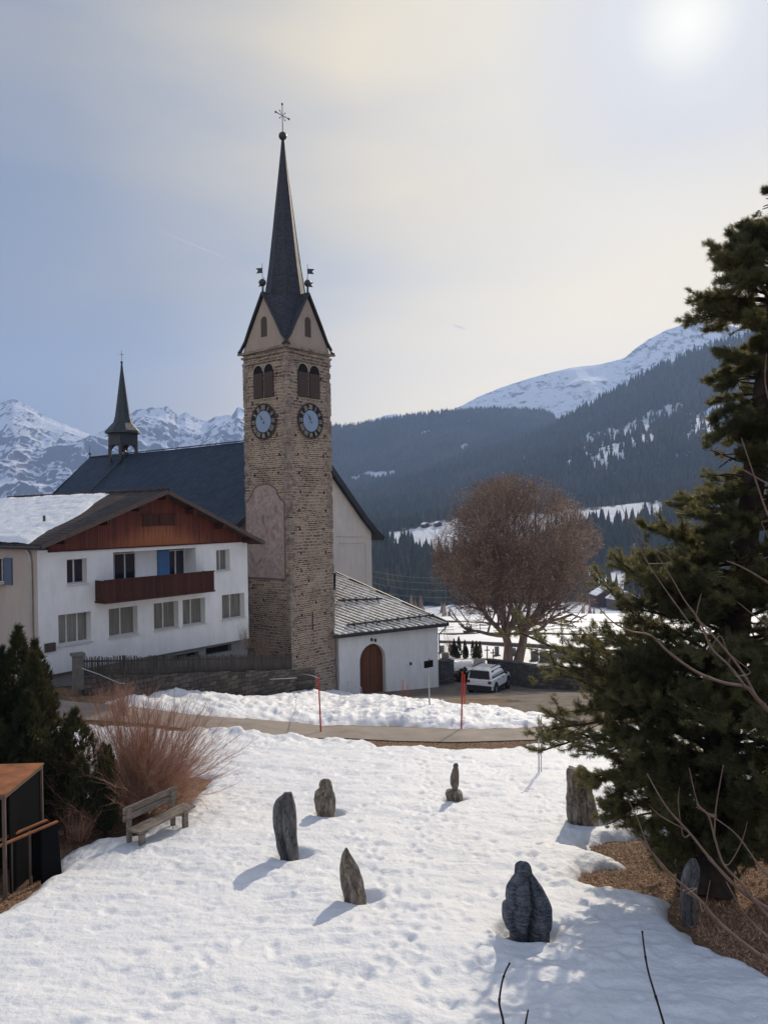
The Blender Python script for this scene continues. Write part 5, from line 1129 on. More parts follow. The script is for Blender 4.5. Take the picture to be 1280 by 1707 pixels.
gp = thing('gate_pillar', 'grey square stone gate pillar with flat cap at the left end of the fence', 'pillar', tuple(at(131, 1142, 34.4)))
c = at(131, 1142, 34.4); MB().box(c+Zv*.55, (.42, .42, 1.5), .6).build('shaft', m_gr0, gp, bevel=.02); MB().box(c+Zv*1.37, (.56, .56, .13), .6).build('cap', m_gr0, gp, bevel=.02)
gb = MB(); c = at(507, 1150, 46.2); 
gb.obox(c-au*.75, au*1.5, -an*.6, Zv*1.25); o = gb.build('stone_block', m_rubble, None, bevel=.06); tag(o, 'low brown stone block at the foot of the tower beside the wall end', 'stone block')
rp = MB(); pts = [at(137, 1114, 34.0), at(165, 1124, 34.8), at(200, 1139, 36), at(260, 1139, 38), at(330, 1137, 40), at(420, 1134, 43), at(495, 1130, 45)]; rp.path(pts, .022, 6)
o = rp.build('rope', m_pole); tag(o, 'thin white rope strung from the gate pillar along the stone wall', 'rope')
# thin bare shrub against the house corner and in front of the tower, ivy-like
def bare_shrub(name, label, base, n, L_, sp, rng, mat, r=.012, parts=3, up=.12, fan=None, group=None, kids=4, lean=0, cat='shrub', wob=.08):
    t = thing(name, label, cat, tuple(base), group=group); S = []; T = []
    for k in range(n):
        a = rng.uniform(0, 2*math.pi); q = rng.uniform(.05, sp); d = np.array([math.cos(a)*q+lean, math.sin(a)*q, 1.]); d = unit(d); p = base+np.array([rng.normal(0, .16), rng.normal(0, .16), -.1])*min(1, L_/1.5)
        l = L_*rng.uniform(.55, 1.05); ns = 6; rr0 = r*rng.uniform(.7, 1.2); tn = rng.uniform(.2, .8)
        for i in range(ns):
            d = unit(d+rng.normal(0, wob, 3)+np.array([0, 0, up*.3])); q2 = p+d*l/ns; S.append((*p, *q2, rr0, rr0*.82)); T.append(tn); rr0 *= .82
            if i >= 1:
                for c_ in range(rng.poisson(kids)):
                    dd = unit(d+rng.normal(0, .5, 3)+np.array([0, 0, .15])); pp = p+(q2-p)*rng.rand(); ll = l*rng.uniform(.08, .28); r2_ = rr0*.55
                    for u in range(3): dd = unit(dd+rng.normal(0, .15, 3)); e = pp+dd*ll/3; S.append((*pp, *e, r2_, r2_*.7)); T.append(min(1, tn+.25)); pp = e; r2_ *= .7
            p = q2
    S = np.array(S); V, Fq = tubes_np(S, 3); np_mesh('twigs', V, Fq, mat, t, attrs={'tint': np.repeat(T, 6)}); return t
g1 = onground(247, 1352)
def osier():
    rng = np.random.RandomState(6); base = onground(228, 1346); t = bare_shrub('osier_shrub', 'broad reddish brown leafless shrub with dense fine twigs behind the bench', base, 480, 3.45, 2.3, rng, m_osier, .0125, kids=8, lean=.05, up=.16, wob=.13)
osier()
bare_shrub('low_shrub', 'low reddish twigs spreading over the snow right of the bench', onground(290, 1340), 34, 1.25, 2.2, np.random.RandomState(9), m_osier, .009, kids=3, lean=.35)
bare_shrub('bramble', 'tangled dark bramble stems between the rusty frame and the bench', onground(130, 1395), 60, 1.0, 1.3, np.random.RandomState(10), m_osier, .007, kids=3)
bare_shrub('bare_shrub', 'small leafless shrub against the foot of the tower', at(440, 1112, 47), 60, 2.2, .6, np.random.RandomState(12), m_twig, .012, kids=3)
bare_shrub('bare_shrub', 'thin leafless climber beside the right corner of the white house', at(408, 1080, 45), 26, 1.6, .5, np.random.RandomState(13), m_twig, .010, kids=3)
bare_shrub('bare_shrub', 'pale leafless bush in front of the dark evergreen at the left edge', onground(20, 1400), 14, 1.75, .7, np.random.RandomState(14), m_fgtwig, .014, kids=1.2)
bare_shrub('bare_shrub', 'brown twiggy bush under the picket fence near the gate pillar', onground(200, 1190), 90, 1.5, .9, np.random.RandomState(15), m_osier, .011, kids=3, lean=0)
# evergreens
def evergreen(name, label, base, H, Rm, rng, n=2600, spikes=7, ln=.15, group=None, m_=None, cat='evergreen'):
    t = thing(name, label, cat, tuple(base), group=group); P, Dn, S = [], [], []
    MBt = MB(); MBt.tube(base-Zv*.2, base+Zv*H*.7, Rm*.10, Rm*.03, 8); MBt.build('trunk', m_bark, t)
    tips = [(0, 0, H)]+[(rng.normal(0, Rm*.45), rng.normal(0, Rm*.45), H*rng.uniform(.55, .93)) for _ in range(spikes)]
    for (x, y, h) in tips:
        k = int(n*h/H/len(tips)*1.15); z = rng.beta(1.3, 1.15, k)*h; rad = (Rm*.62*np.clip(1-(z/h)**1.7, .03, 1)*np.clip(.55+z/h*2.0, 0, 1)); a = rng.uniform(0, 6.28, k); q = rad*np.sqrt(rng.uniform(.35, 1, k))*(1+.25*vnoise(a*1.5, z*2/H*6, 0, 3))
        P.append(np.stack([base[0]+x*np.clip(z/h*1.4+.2, 0, 1)+np.cos(a)*q, base[1]+y*np.clip(z/h*1.4+.2, 0, 1)+np.sin(a)*q, base[2]+z], 1)); Dn.append(np.stack([np.cos(a)*.45, np.sin(a)*.45, np.ones(k)], 1))
    P, Dn = np.concatenate(P), np.concatenate(Dn); Dn /= np.linalg.norm(Dn, axis=1)[:, None]; q = np.clip(fbm(P[:, 0]*2, P[:, 2]*1.2, P[:, 1]*2, seed=5, o=3)*.6+.35, 0, 1)
    V, Ft, T = tufts(P, Dn, rng, 13, ln, ln*.085, .62, q); np_mesh('foliage', V, Ft, m_ or m_thuja, t, smooth=False, attrs={'tint': T}); return t
evergreen('evergreen_shrub', 'tall bushy dark evergreen in front of the house at the left edge', onground(36, 1374), 5.1, 1.75, np.random.RandomState(31), 9500, 14, .18)
evergreen('evergreen_shrub', 'rounded dark evergreen between the tall one and the reddish shrub', onground(112, 1378), 2.5, .85, np.random.RandomState(32), 2600, 8, .14)
evergreen('evergreen_shrub', 'small pointed dark evergreen just left of the bench', onground(176, 1382), 2.1, .5, np.random.RandomState(33), 1900, 5, .11)

# ------------------------------------------------------------------ STONES
m_stone = pm('grey_boulder', (.145, .14, .135), (.028, .028, .032), 5, .8, .35, 1.0, 9, (1, 1, .6), d=.03)
m_stone2 = pm('brown_boulder', (.25, .205, .165), (.035, .026, .022), 5.0, .8, .35, 1.0, 9, (1.6, 1.6, .5), d=.04)
m_stone3 = pm('layered_slate_boulder', (.10, .108, .125), (.028, .031, .038), 3.4, .6, .5, 1.0, 7, (1, 1, 4), d=.04)
def rock_mat(name, hi, lo, sc, stretch, layers=0):
    M = Mat(name); v = M.map('Object', stretch); n1 = M.noise(v, sc, 8, .68, .6)
    c = M.ramp(n1, [(.32, lo), (.50, tuple((a+b)/2 for a, b in zip(hi, lo))), (.68, hi)]); ve = M.ramp(M.noise(v, sc*.8, 6, .6, 1.4), [(.46, 1.), (.495, .28), (.53, 1.)]); c = M.mix(.9, c, ve, 'MULTIPLY')
    h = M.noise(v, sc*2.5, 7, .7)
    if layers:
        wv = M.n('ShaderNodeTexWave', wave_type='BANDS', bands_direction='Z'); M.l(M.map('Object'), wv.inputs[0]); wv.inputs['Scale'].default_value = layers; wv.inputs['Distortion'].default_value = 5; wv.inputs['Detail'].default_value = 3; wv.inputs['Detail Scale'].default_value = .8
        c = M.mix(.35, c, M.ramp(wv.outputs[0], [(.2, .45), (.6, 1.15)]), 'MULTIPLY'); h = M.math('ADD', M.math('MULTIPLY', wv.outputs[0], .28), h)
    c = M.mix(M.ramp(M.noise(M.map('Object'), 7, 5, .7), [(.64, 0.), (.70, .55)]), c, (.34, .33, .27)); M.col(c); M.bump(h, 1.0, .05); return M.set(.8, .3).m
m_stone = rock_mat('grey_boulder', (.21, .205, .20), (.04, .04, .045), 4, (1.6, 1.6, .45)); m_stone2 = rock_mat('brown_boulder', (.42, .35, .28), (.06, .046, .036), 5, (1.8, 1.8, .45)); m_stone3 = rock_mat('layered_slate_boulder', (.17, .185, .22), (.05, .056, .07), 3, (1, 1, 2), 5.5)
def rock(name, label, key, rows, sc_, ox, oy, mat, deep=.75, seed=0, am=.05, parent=None, asthing=True, groove=None, rings_=44, nsec=40):
    b = RP[key]; D = b[1]; s = D/F/sc_; rows = np.array(rows, float); yb = rows[-1, 0]
    bx, by = ROCKS[key]; z_r = b[2]+(( (by-oy)*sc_)-rows[:, 0])*s; l = (rows[:, 1]/sc_+ox-bx)*D/F+b[0]; r = (rows[:, 2]/sc_+ox-bx)*D/F+b[0]
    zz = np.concatenate([np.linspace(z_r[0], z_r[-1], rings_), [z_r[-1]-.35]]); ll = np.interp(-zz, -z_r, l); rr2 = np.interp(-zz, -z_r, r); V = []
    k = 9; ker = np.ones(3)/3; ll[1:-1] = np.convolve(ll, ker, 'same')[1:-1]; rr2[1:-1] = np.convolve(rr2, ker, 'same')[1:-1]
    for z, a, c in zip(zz, ll, rr2):
        cx, hw = (a+c)/2, (c-a)/2; cyy = D+hw*.15
        for j in range(nsec):
            t = 2*math.pi*j/nsec; x, y = math.cos(t), math.sin(t); e = 1/(abs(x)**2.6+abs(y)**2.6)**(1/2.6)
            n_ = float(fbm(x*1.6+seed, y*1.6, z*2.4, seed=seed, o=4)); g_ = groove(math.degrees(t) % 360, (z-zz[-2])/(zz[0]-zz[-2])) if groove else 0
            n2 = float(fbm(x*5+seed, y*5, z*4.5, seed=seed+3, o=3, ridged=True)); n_ = n_*1.5+n2*.45
            V.append((cx+x*e*hw*(1+(n_*am/hw if hw > .02 else 0)*.5+g_*.5*abs(y)), cyy+y*e*hw*deep*(1+n_*am*2.6/max(hw, .1)+g_*1.5), z))
    nr = len(zz); V.append(((ll[0]+rr2[0])/2, D, zz[0]+.01)); Fq = []
    mb = MB(); fs = [(i*nsec+j, (i+1)*nsec+j, (i+1)*nsec+(j+1) % nsec, i*nsec+(j+1) % nsec) for i in range(nr-1) for j in range(nsec)]+[(len(V)-1, j, (j+1) % nsec) for j in range(nsec)]
    mb.add(V, [f for f in fs]); o = mb.build(name, mat, parent, smooth=True)
    if parent is None: tag(o, label, 'standing stone', 'stone sculptures standing in the snow')
    return o
def bump_at(d0, wd, h0, h1, amp): return lambda d, h: amp*math.exp(-((d-d0+180) % 360-180)**2/(2*wd*wd))*(1 if h0 < h < h1 else 0)
rock('standing_stone', 'tall upright dark grey stone with a ridge down its face, leftmost of the stones', 'a', [(311, 228, 268), (322, 222, 272), (345, 188, 276), (380, 173, 284), (430, 170, 288), (480, 172, 288), (540, 182, 288), (580, 186, 292), (625, 200, 298), (634, 205, 298)], 3.048, 400, 1220, m_stone, .75, 2, .028, groove=lambda d, h: -.42*math.exp(-(d-256)**2/140)+.16*math.exp(-(d-283)**2/80)-.2*math.exp(-(d-310)**2/80)*(h > .3))
rock('standing_stone', 'squat grey stone with a rounded head like a bust, behind the tall upright one', 'b', [(241, 428, 452), (250, 410, 462), (270, 403, 467), (288, 408, 470), (296, 398, 470), (304, 385, 470), (322, 380, 482), (350, 378, 483), (395, 383, 481), (412, 390, 476)], 3.048, 400, 1220, m_stone2, .75, 5, .05, groove=lambda d, h: -.35*math.exp(-(d-285)**2/150)*(h < .55)-.2*math.exp(-((h-.52)/.05)**2))
rock('standing_stone', 'pointed brown wedge of stone leaning left in the middle of the snow', 'd', [(590, 540, 547), (602, 533, 554), (620, 525, 563), (660, 516, 586), (700, 511, 606), (750, 513, 622), (800, 518, 632), (846, 530, 639)], 3.048, 400, 1220, m_stone2, .6, 8, .05, groove=lambda d, h: -.40*math.exp(-(d-285)**2/60)*(h < .75)-.25*math.exp(-(d-240)**2/90)*(h > .3))
rock('standing_stone', 'largest hooded blue grey stone with rippled layers in the shade at the lower right', 'e', [(517, 378, 400), (524, 362, 414), (540, 352, 424), (575, 350, 430), (600, 338, 448), (650, 308, 482), (700, 304, 508), (722, 312, 518), (735, 288, 522), (790, 285, 525), (830, 300, 520), (850, 320, 510)], 2.909, 740, 1260, m_stone3, .8, 11, .022, groove=lambda d, h: -.45*math.exp(-(d-(306-42*(1-h)))**2/60)*(h < .82)-.22*math.exp(-((h-.80)/.035)**2)-.25*math.exp(-(d-318)**2/50)*(h < .7)+.05*math.sin(h*95+math.sin(math.radians(d*2)))*(d > 215)*(d < 292)*(h < .8)-.2*math.exp(-(d-232)**2/60)*(h < .7), rings_=90, nsec=64)
rock('standing_stone', 'rough brown tree stump shaped stone under the left pine branches', 'f', [(62, 606, 690), (75, 602, 700), (100, 600, 706), (118, 600, 733), (140, 600, 736), (158, 602, 722), (200, 600, 726), (240, 600, 734), (280, 604, 742), (322, 612, 746)], 2.909, 740, 1260, m_stone2, .8, 15, .09, groove=lambda d, h: -.16*math.exp(-(d-250)**2/60)-.16*math.exp(-(d-290)**2/50)+.1*math.exp(-(d-225)**2/60))
rock('standing_stone', 'pale grey pointed slab of stone beside the pine trunk', 'g', [(1150, 785, 798), (1170, 765, 808), (1200, 748, 820), (1250, 736, 816), (1300, 732, 806), (1350, 734, 802), (1395, 738, 800)], 2.667, 860, 1000, m_stone, .5, 19, .04)
# stacked stone
cst = thing('stacked_stone', 'slim two piece brown stone balanced on a round boulder, farthest of the sculptures', 'standing stone', tuple(RP['c']), group='stone sculptures standing in the snow')
rock('base_boulder', None, 'c', [(298, 1062, 1112), (305, 1048, 1124), (320, 1043, 1131), (345, 1050, 1132)], 3.048, 400, 1220, m_stone2, .9, 22, .02, parent=cst)
rock('body_stone', None, 'c', [(182, 1089, 1110), (200, 1080, 1113), (235, 1070, 1114), (270, 1069, 1113), (292, 1080, 1106), (304, 1082, 1104)], 3.048, 400, 1220, m_stone2, .8, 25, .03, parent=cst).data
rock('head_stone', None, 'c', [(161, 1095, 1106), (168, 1087, 1111), (178, 1085, 1111), (188, 1090, 1106)], 3.048, 400, 1220, m_stone, .9, 26, .01, parent=cst)
for o in cst.children:
    if o.name.startswith(('body', 'head')):
        me = o.data; top_z = max(v.co.z for v in me.vertices); n_ = len(me.vertices)
        lim = min(v.co.z for v in me.vertices)+.34      # keep only the part above the boulder
        for v in me.vertices:
            if v.co.z < lim: v.co.z = lim-.01

# ------------------------------------------------------------------ BENCH
b0, b1 = onground(211, 1404), onground(300, 1372)
bu = unit((b1-b0)*np.array([1, 1, 0])); bL = 1.75; bnv = np.array([bu[1], -bu[0], 0])       # bnv points towards the camera side / front
bb0 = np.array([b0[0], b0[1], b0[2]-.12]); bench = thing('bench', 'weathered wooden plank bench in the snow in front of the reddish shrub', 'bench', tuple(bb0+bu*bL/2))
slp = (b1[2]-b0[2])/np.linalg.norm((b1-b0)[:2])*0
def B3(a, f, z): return bb0+bu*a+bnv*f+Zv*z
sd_ = MB()
for k in range(3): sd_.obox(B3(-.03, .04+k*.15, .40), bu*(bL+.10), bnv*.14, Zv*.05)
sd_.build('seat', m_grey, bench, bevel=.008)
for z_ in (.58, .76): MB().obox(B3(-.03, -.08, z_), bu*(bL-.02), bnv*.045-Zv*.0, Zv*.15).build('backrest_plank', m_grey, bench, bevel=.008)
for a in (.03, bL-.30):
    MB().obox(B3(a, -.035, -.35), bu*.12, bnv*.07, Zv*1.22).build('back_post', m_grey, bench, bevel=.006); MB().obox(B3(a, .36, -.35), bu*.14, bnv*.09, Zv*.745).build('leg', m_grey, bench, bevel=.006)
# ------------------------------------------------------------------ RUSTY FRAME AND RACK
fr0, fr1 = onground(10, 1502, -.25), onground(72, 1448, -.25); H1 = 2.2
ru = unit((fr1-fr0)*np.array([1, 1, 0])); rl_ = np.linalg.norm((fr1-fr0)[:2]); rn = np.array([-ru[1], ru[0], 0]); rn = rn if rn[0] < 0 else -rn
zf = at(68, 1275, fr1[1])[2]
fx = thing('rusty_steel_frame', 'tall rusty steel box frame with black panels at the lower left corner', 'steel frame', tuple(fr0))
def R3(a, b, z): p = fr0+ru*a+rn*b; return np.array([p[0], p[1], z])
zlow = fr0[2]-.5
for a, b in ((0, 0), (rl_, 0), (0, 1.35), (rl_, 1.35)): MB().obox(R3(a-.03, b-.03, zlow), ru*.06, rn*.06, Zv*(zf-zlow)).build('post', m_dsteel, fx)
MB().obox(R3(-.05, -.05, zf), ru*(rl_+.1), rn*1.45, Zv*.03).build('top_sheet', m_rust, fx)
mm = MB(); mm.obox(R3(-.03, -.035, zf-.07), ru*(rl_+.06), rn*.05, Zv*.07); mm.obox(R3(-.05, -.05, zf-.07), rn*1.45, ru*.05, Zv*.07); mm.build('top_rail', m_dsteel, fx)
MB().obox(R3(.28, .01, zlow+.3), ru*(rl_-.32), rn*.03, Zv*(zf-zlow-.42)).build('black_panel', m_bpanel, fx)
MB().obox(R3(.03, 1.33, zlow+.3), ru*(rl_-.06), rn*.03, Zv*(zf-zlow-.42)).build('black_panel', m_bpanel, fx)
MB().obox(R3(rl_-.02, .05, zlow+.3), ru*.03, rn*1.27, Zv*(zf-zlow-.42)).build('black_panel', m_bpanel, fx)
q1 = onground(104, 1452, -.1); qt = at(98, 1371, q1[1]-.1); q0t = at(-30, 1430, 13.6); q0t[2] = qt[2]
q0t = hit(-30, 1426, qt, (0, 0, 1)) if True else q0t
rk = thing('steel_rack', 'low rack of two rusty rails with black end panels beside the tall frame', 'steel rack', tuple(q1))
v_ = unit((qt-q0t)*np.array([1, 1, 0])); wv_ = np.array([-v_[1], v_[0], 0]); Lr = np.linalg.norm((qt-q0t)[:2])
for off in (0, .26): MB().obox(q0t+wv_*off, v_*(Lr-(.0 if off == 0 else .05)), wv_*.07, Zv*.035).build('rail', m_rust, rk)
for k in (.12, .42, .66): 
    c = q0t+v_*Lr*k+wv_*.15; MB().obox(c-Zv*(c[2]-gz(0, c[1])+.2), v_*.035, wv_*.035, Zv*(c[2]-gz(0, c[1])+.2)).build('leg', m_dsteel, rk)
e_ = q0t+v_*(Lr-.42); MB().hexa([e_-Zv*1.3, e_+v_*.50-Zv*1.3, e_+v_*.50+wv_*.05-Zv*1.3, e_+wv_*.05-Zv*1.3, e_-Zv*.01, e_+v_*.40-Zv*.01, e_+v_*.40+wv_*.05-Zv*.01, e_+wv_*.05-Zv*.01]).build('end_panel', m_bpanel, rk)
MB().hexa([e_+wv_*.26-Zv*1.3, e_+v_*.46+wv_*.26-Zv*1.3, e_+v_*.46+wv_*.31-Zv*1.3, e_+wv_*.31-Zv*1.3, e_+wv_*.26-Zv*.01, e_+v_*.36+wv_*.26-Zv*.01, e_+v_*.36+wv_*.31-Zv*.01, e_+wv_*.31-Zv*.01]).build('end_panel', m_bpanel, rk)
MB().obox(e_+v_*.41-Zv*1.3+wv_*.0, v_*.1, wv_*.3, Zv*1.2).build('end_post', m_dsteel, rk) if False else None

# ------------------------------------------------------------------ STAKES, SIGN, RAILING
def stake(name, label, px, yb, yt, r, m_, group, D=None, lean=0, cat='stake'):
    b = onground(px, yb, -.0) if D is None else at(px, yb, D); t_ = at(px+lean, yt, b[1]); mb = MB(); mb.tube(b-Zv*.4, t_, r, r*.9, 8); mb.ball(t_, r*1.05, 8, 6); o = mb.build(name, m_); tag(o, label, cat, group); return o
stake('snow_stake', 'tall red snow stake by the road in front of the tower', 535, 1214, 1128, .035, m_red, 'red snow stakes', lean=-4)
stake('snow_stake', 'tall red snow stake by the road in front of the white car', 768.5, 1208, 1121, .035, m_red, 'red snow stakes', lean=2)
stake('snow_stake', 'short red stake left of the white car, behind the tall one', 774, 1172, 1125, .03, m_red, 'red snow stakes')
stake('snow_stake', 'leftmost of the two tiny red stakes before the white annex', 671, 1160, 1134, .025, m_red, 'red snow stakes')
stake('snow_stake', 'rightmost of the two tiny red stakes before the white annex', 679, 1160, 1142, .025, m_red, 'red snow stakes')
stake('garden_pole', 'pale thin metal pole standing in the snow, the taller of the pair', 897.5, 1288, 1192, .022, m_pole, 'pale poles in the snow', cat='pole')
stake('garden_pole', 'pale thin metal pole standing in the snow, the shorter of the pair', 901.5, 1287, 1195, .018, m_pole, 'pale poles in the snow', cat='pole')
sb = onground(716, 1180); sg = thing('sign_post', 'grey metal post with a dark angled board in the snow bank before the annex', 'sign', tuple(sb)); sD = sb[1]
MB().tube(sb-Zv*.3, at(714.5, 1112, sD), .04, .035, 8).build('post', m_zinc, sg)
c = at(715, 1108, sD); MB().obox(c-np.array([.22, .08, .18]), (.44, .08, .06), (-.05, .12, 0), Zv*.36).build('board', m_bpanel, sg, bevel=.01)
MB().tube(c+np.array([0, 0, .15]), c+np.array([0, 0, .32]), .025).build('lamp', m_metal, sg); MB().path([c+np.array([-.22, 0, 0]), c+np.array([-.36, 0, .1]), c+np.array([-.42, .05, .36])], .012).build('bracket', m_pole, sg)
hr = MB(); a, b, c = at(580, 1135, 50.5), at(602, 1146, 50), at(604, 1160, 50); hr.path([at(580, 1150, 50.5), a, b, c-Zv*.5], .025, 8); o = hr.build('handrail', m_pole); tag(o, 'thin pale metal handrail left of the arched annex door', 'handrail')
rp2 = MB(); rp2.path([at(508, 1124, 46), at(520, 1126, 42), at(533, 1131, 34.1)], .02, 6); o = rp2.build('rope', m_pole); tag(o, 'short pale rope from the stone block to the red stake by the tower', 'rope')

# ------------------------------------------------------------------ COURTYARD WALLS, HEDGE, GRAVES
def block(name, label, pts, h, th, m_, cap=True, cat='wall'):
    P = [onground(x, y, -GD) for x, y in pts]; t = thing(name, label, cat, tuple(P[0])); mb = MB(); cp = MB()
    for a, b in zip(P[:-1], P[1:]):
        d = unit((b-a)*np.array([1, 1, 0])); n = np.array([-d[1], d[0], 0])*th; a2, b2 = a-Zv*.6, b-Zv*.6
        mb.hexa([a2, b2, b2+n, a2+n, a+Zv*h, b+Zv*h, b+n+Zv*h, a+n+Zv*h])
        if cap: cp.hexa([a-n*.12+Zv*(h+.003), b-n*.12+Zv*(h+.003), b+n*1.12+Zv*(h+.003), a+n*1.12+Zv*(h+.003), a-n*.12+Zv*(h+.10), b-n*.12+Zv*(h+.10), b+n*1.12+Zv*(h+.10), a+n*1.12+Zv*(h+.10)])
    mb.build('masonry', m_, t)
    if cap: cp.build('coping', m_darkwall, t)
    return t
block('stone_wall', 'short dark stone block wall joining the right corner of the white annex', [(728, 1143), (757, 1140)], 1.75, .5, m_darkwall)
block('stone_wall', 'dark stone block wall behind the white car under the bare tree', [(812, 1136), (850, 1142), (884, 1149)], 1.65, .5, m_darkwall)
block('stone_wall', 'long pale brown cemetery wall reaching behind the pine branches', [(884, 1149), (960, 1152), (1100, 1150)], 1.5, .4, m_rubble)
w_ = block('cemetery_wall', 'low dark boundary wall running behind all the gravestones', [(731, 1077), (800, 1079), (880, 1083), (960, 1090), (1060, 1098), (1300, 1108)], .75, .4, m_dsteel, cap=False)
hg = onground(775, 1137, -GD); evergreen('hedge', 'low clipped green hedge behind the white car', hg, 1.15, 1.5, np.random.RandomState(55), 2200, 8, .10, cat='hedge')
th0 = evergreen('thuja', 'tall narrow dark thuja in the cemetery, farthest left of the row', np.array([0., 0, 0]), 2.0, .55, np.random.RandomState(44), 1300, 2, .11, 'small thujas in the cemetery')
tl_ = [(757, 1096, 1.0, 'narrow dark thuja in the cemetery, first of the row from the annex'), (765, 1097, 1.12, 'slim pointed thuja in the cemetery, second of the row from the annex'), (775, 1098, .98, 'dark thuja in the cemetery, third of the row from the annex'),
       (788, 1097, .92, 'dark thuja in the cemetery, fourth of the row from the annex'), (794, 1101, .98, 'broadest thuja of the cemetery row, standing in front of two others'), (800, 1098, .9, 'dark thuja in the cemetery, last of the row, nearest the bare tree')]
for i, (x, y, s, lb) in enumerate(tl_):
    p = onground(x, y)
    if i == 0: th0.location = p; th0['label'] = lb
    else: copy_tree(th0, p, i*1.3, lb, s)
m_gr = pm('gravestone_granite', (.16, .155, .15), (.09, .088, .085), 3, .6, .4, .2, 20); m_grl = pm('gravestone_pale', (.42, .40, .38), (.3, .29, .28), 3, .7, .3, .2, 20)
def stone_mb(kind, w_, h, d):
    mb = MB(); mb.box((0, 0, .06), (w_+.25, d+.25, .16))
    if kind == 0: mb.box((0, 0, .1+h/2), (w_, d, h))
    elif kind == 1: mb.prism([(-w_/2, -d/2, .1), (w_/2, -d/2, .1)]+[(w_/2*math.cos(t), -d/2, .1+h*.72+h*.28*math.sin(t)) for t in [math.pi*i/8 for i in range(9)]], (0, d, 0))
    elif kind == 2: mb.box((0, 0, .1+h/2), (.1, .1, h)); mb.box((0, 0, .1+h*.68), (w_*.9, .09, .1))
    else: mb.ball((0, 0, h*.35), h*.5, 12, 8, (w_/h, .8, 1.2))
    return mb
GR = [(736, 1090, 0, .6, .85, 0, 'grey upright gravestone right beside the annex corner'), (742, 1100, 0, .75, .65, 0, 'squat dark gravestone in front of the annex corner'), (828, 1094, 0, .45, .95, 0, 'narrow dark gravestone left of the twin trunks'), (856, 1094, 0, .5, .8, 0, 'dark gravestone glimpsed between the twin trunks'),
      (891, 1103, 1, .75, .95, 0, 'round topped dark gravestone, first right of the twin trunks'), (906, 1105, 0, .8, 1.0, 0, 'wide dark gravestone, second right of the twin trunks'), (920, 1106, 0, .85, .85, 0, 'low wide grey gravestone, third right of the twin trunks'), (924, 1098, 0, .7, .8, 0, 'dark gravestone in the second row behind the low wide one'),
      (935, 1100, 1, .6, .9, 0, 'narrow round topped gravestone in the second row'), (942, 1104, 0, .75, 1.05, 1, 'pale tall gravestone near the pine branch tips'), (983, 1104, 1, .55, .7, 0, 'small gravestone, first of the four near the far wall end'), (995, 1104, 0, .6, .85, 0, 'dark upright gravestone, second of the four near the far wall end'),
      (1010, 1106, 2, .6, .9, 0, 'small dark cross, third of the four near the far wall end'), (1025, 1107, 0, .6, .8, 0, 'dark gravestone, last of the four near the far wall end'), (795, 1114, 3, .7, .8, 1, 'pale boulder gravestone below the thujas, left of two'), (803, 1113, 3, .65, .75, 1, 'pale boulder gravestone below the thujas, right of two'),
      (812, 1100, 2, .6, 1.3, 0, 'thin dark cemetery cross left of the bare tree'), (822, 1104, 2, .6, 1.2, 0, 'thin dark cemetery cross beside the left trunk'), (896, 1100, 2, .55, 1.3, 0, 'thin dark cross among the gravestones right of the trunks')]
for (x, y, k, w_, h, mi, lb) in GR:
    p = onground(x, y); o = stone_mb(k, w_, h, .22).build('gravestone' if k != 2 else 'grave_cross', m_grl if mi else m_gr); o.location = p; o.rotation_euler = (0, 0, rr.uniform(-.3, .3)); tag(o, lb, 'gravestone', 'gravestones in the cemetery')
sp1 = MB(); c = onground(772, 1112)
for (dx, dy, r_, sq) in ((-1.0, 0, .7, (1.3, 1, .55)), (.3, .2, .85, (1.4, 1, .5)), (1.3, -.1, .6, (1.2, 1, .5))): sp1.ball(c+np.array([dx, dy, .1]), r_, 18, 12, sq)
o = sp1.build('snow_pile', m_snow, smooth=True); tag(o, 'rounded heap of snow in the cemetery in front of the thuja row', 'snow pile')
sp1 = MB(); c = onground(100, 1362)
for k in range(7): sp1.ball(c+np.array([rr.uniform(-.55, .5), rr.uniform(-.3, .3), rr.uniform(.0, .32)]), rr.uniform(.28, .45), 16, 10, (1.2, 1, .8))
o = sp1.build('snow_pile', m_snow, smooth=True); tag(o, 'heap of old snow behind the rusty frame under the evergreens', 'snow pile')
bare_shrub('small_bare_tree', 'small thin leafless tree by the cemetery wall next to the annex', onground(746, 1098), 9, 3.6, .5, np.random.RandomState(77), m_twig, .03, kids=3, cat='tree')

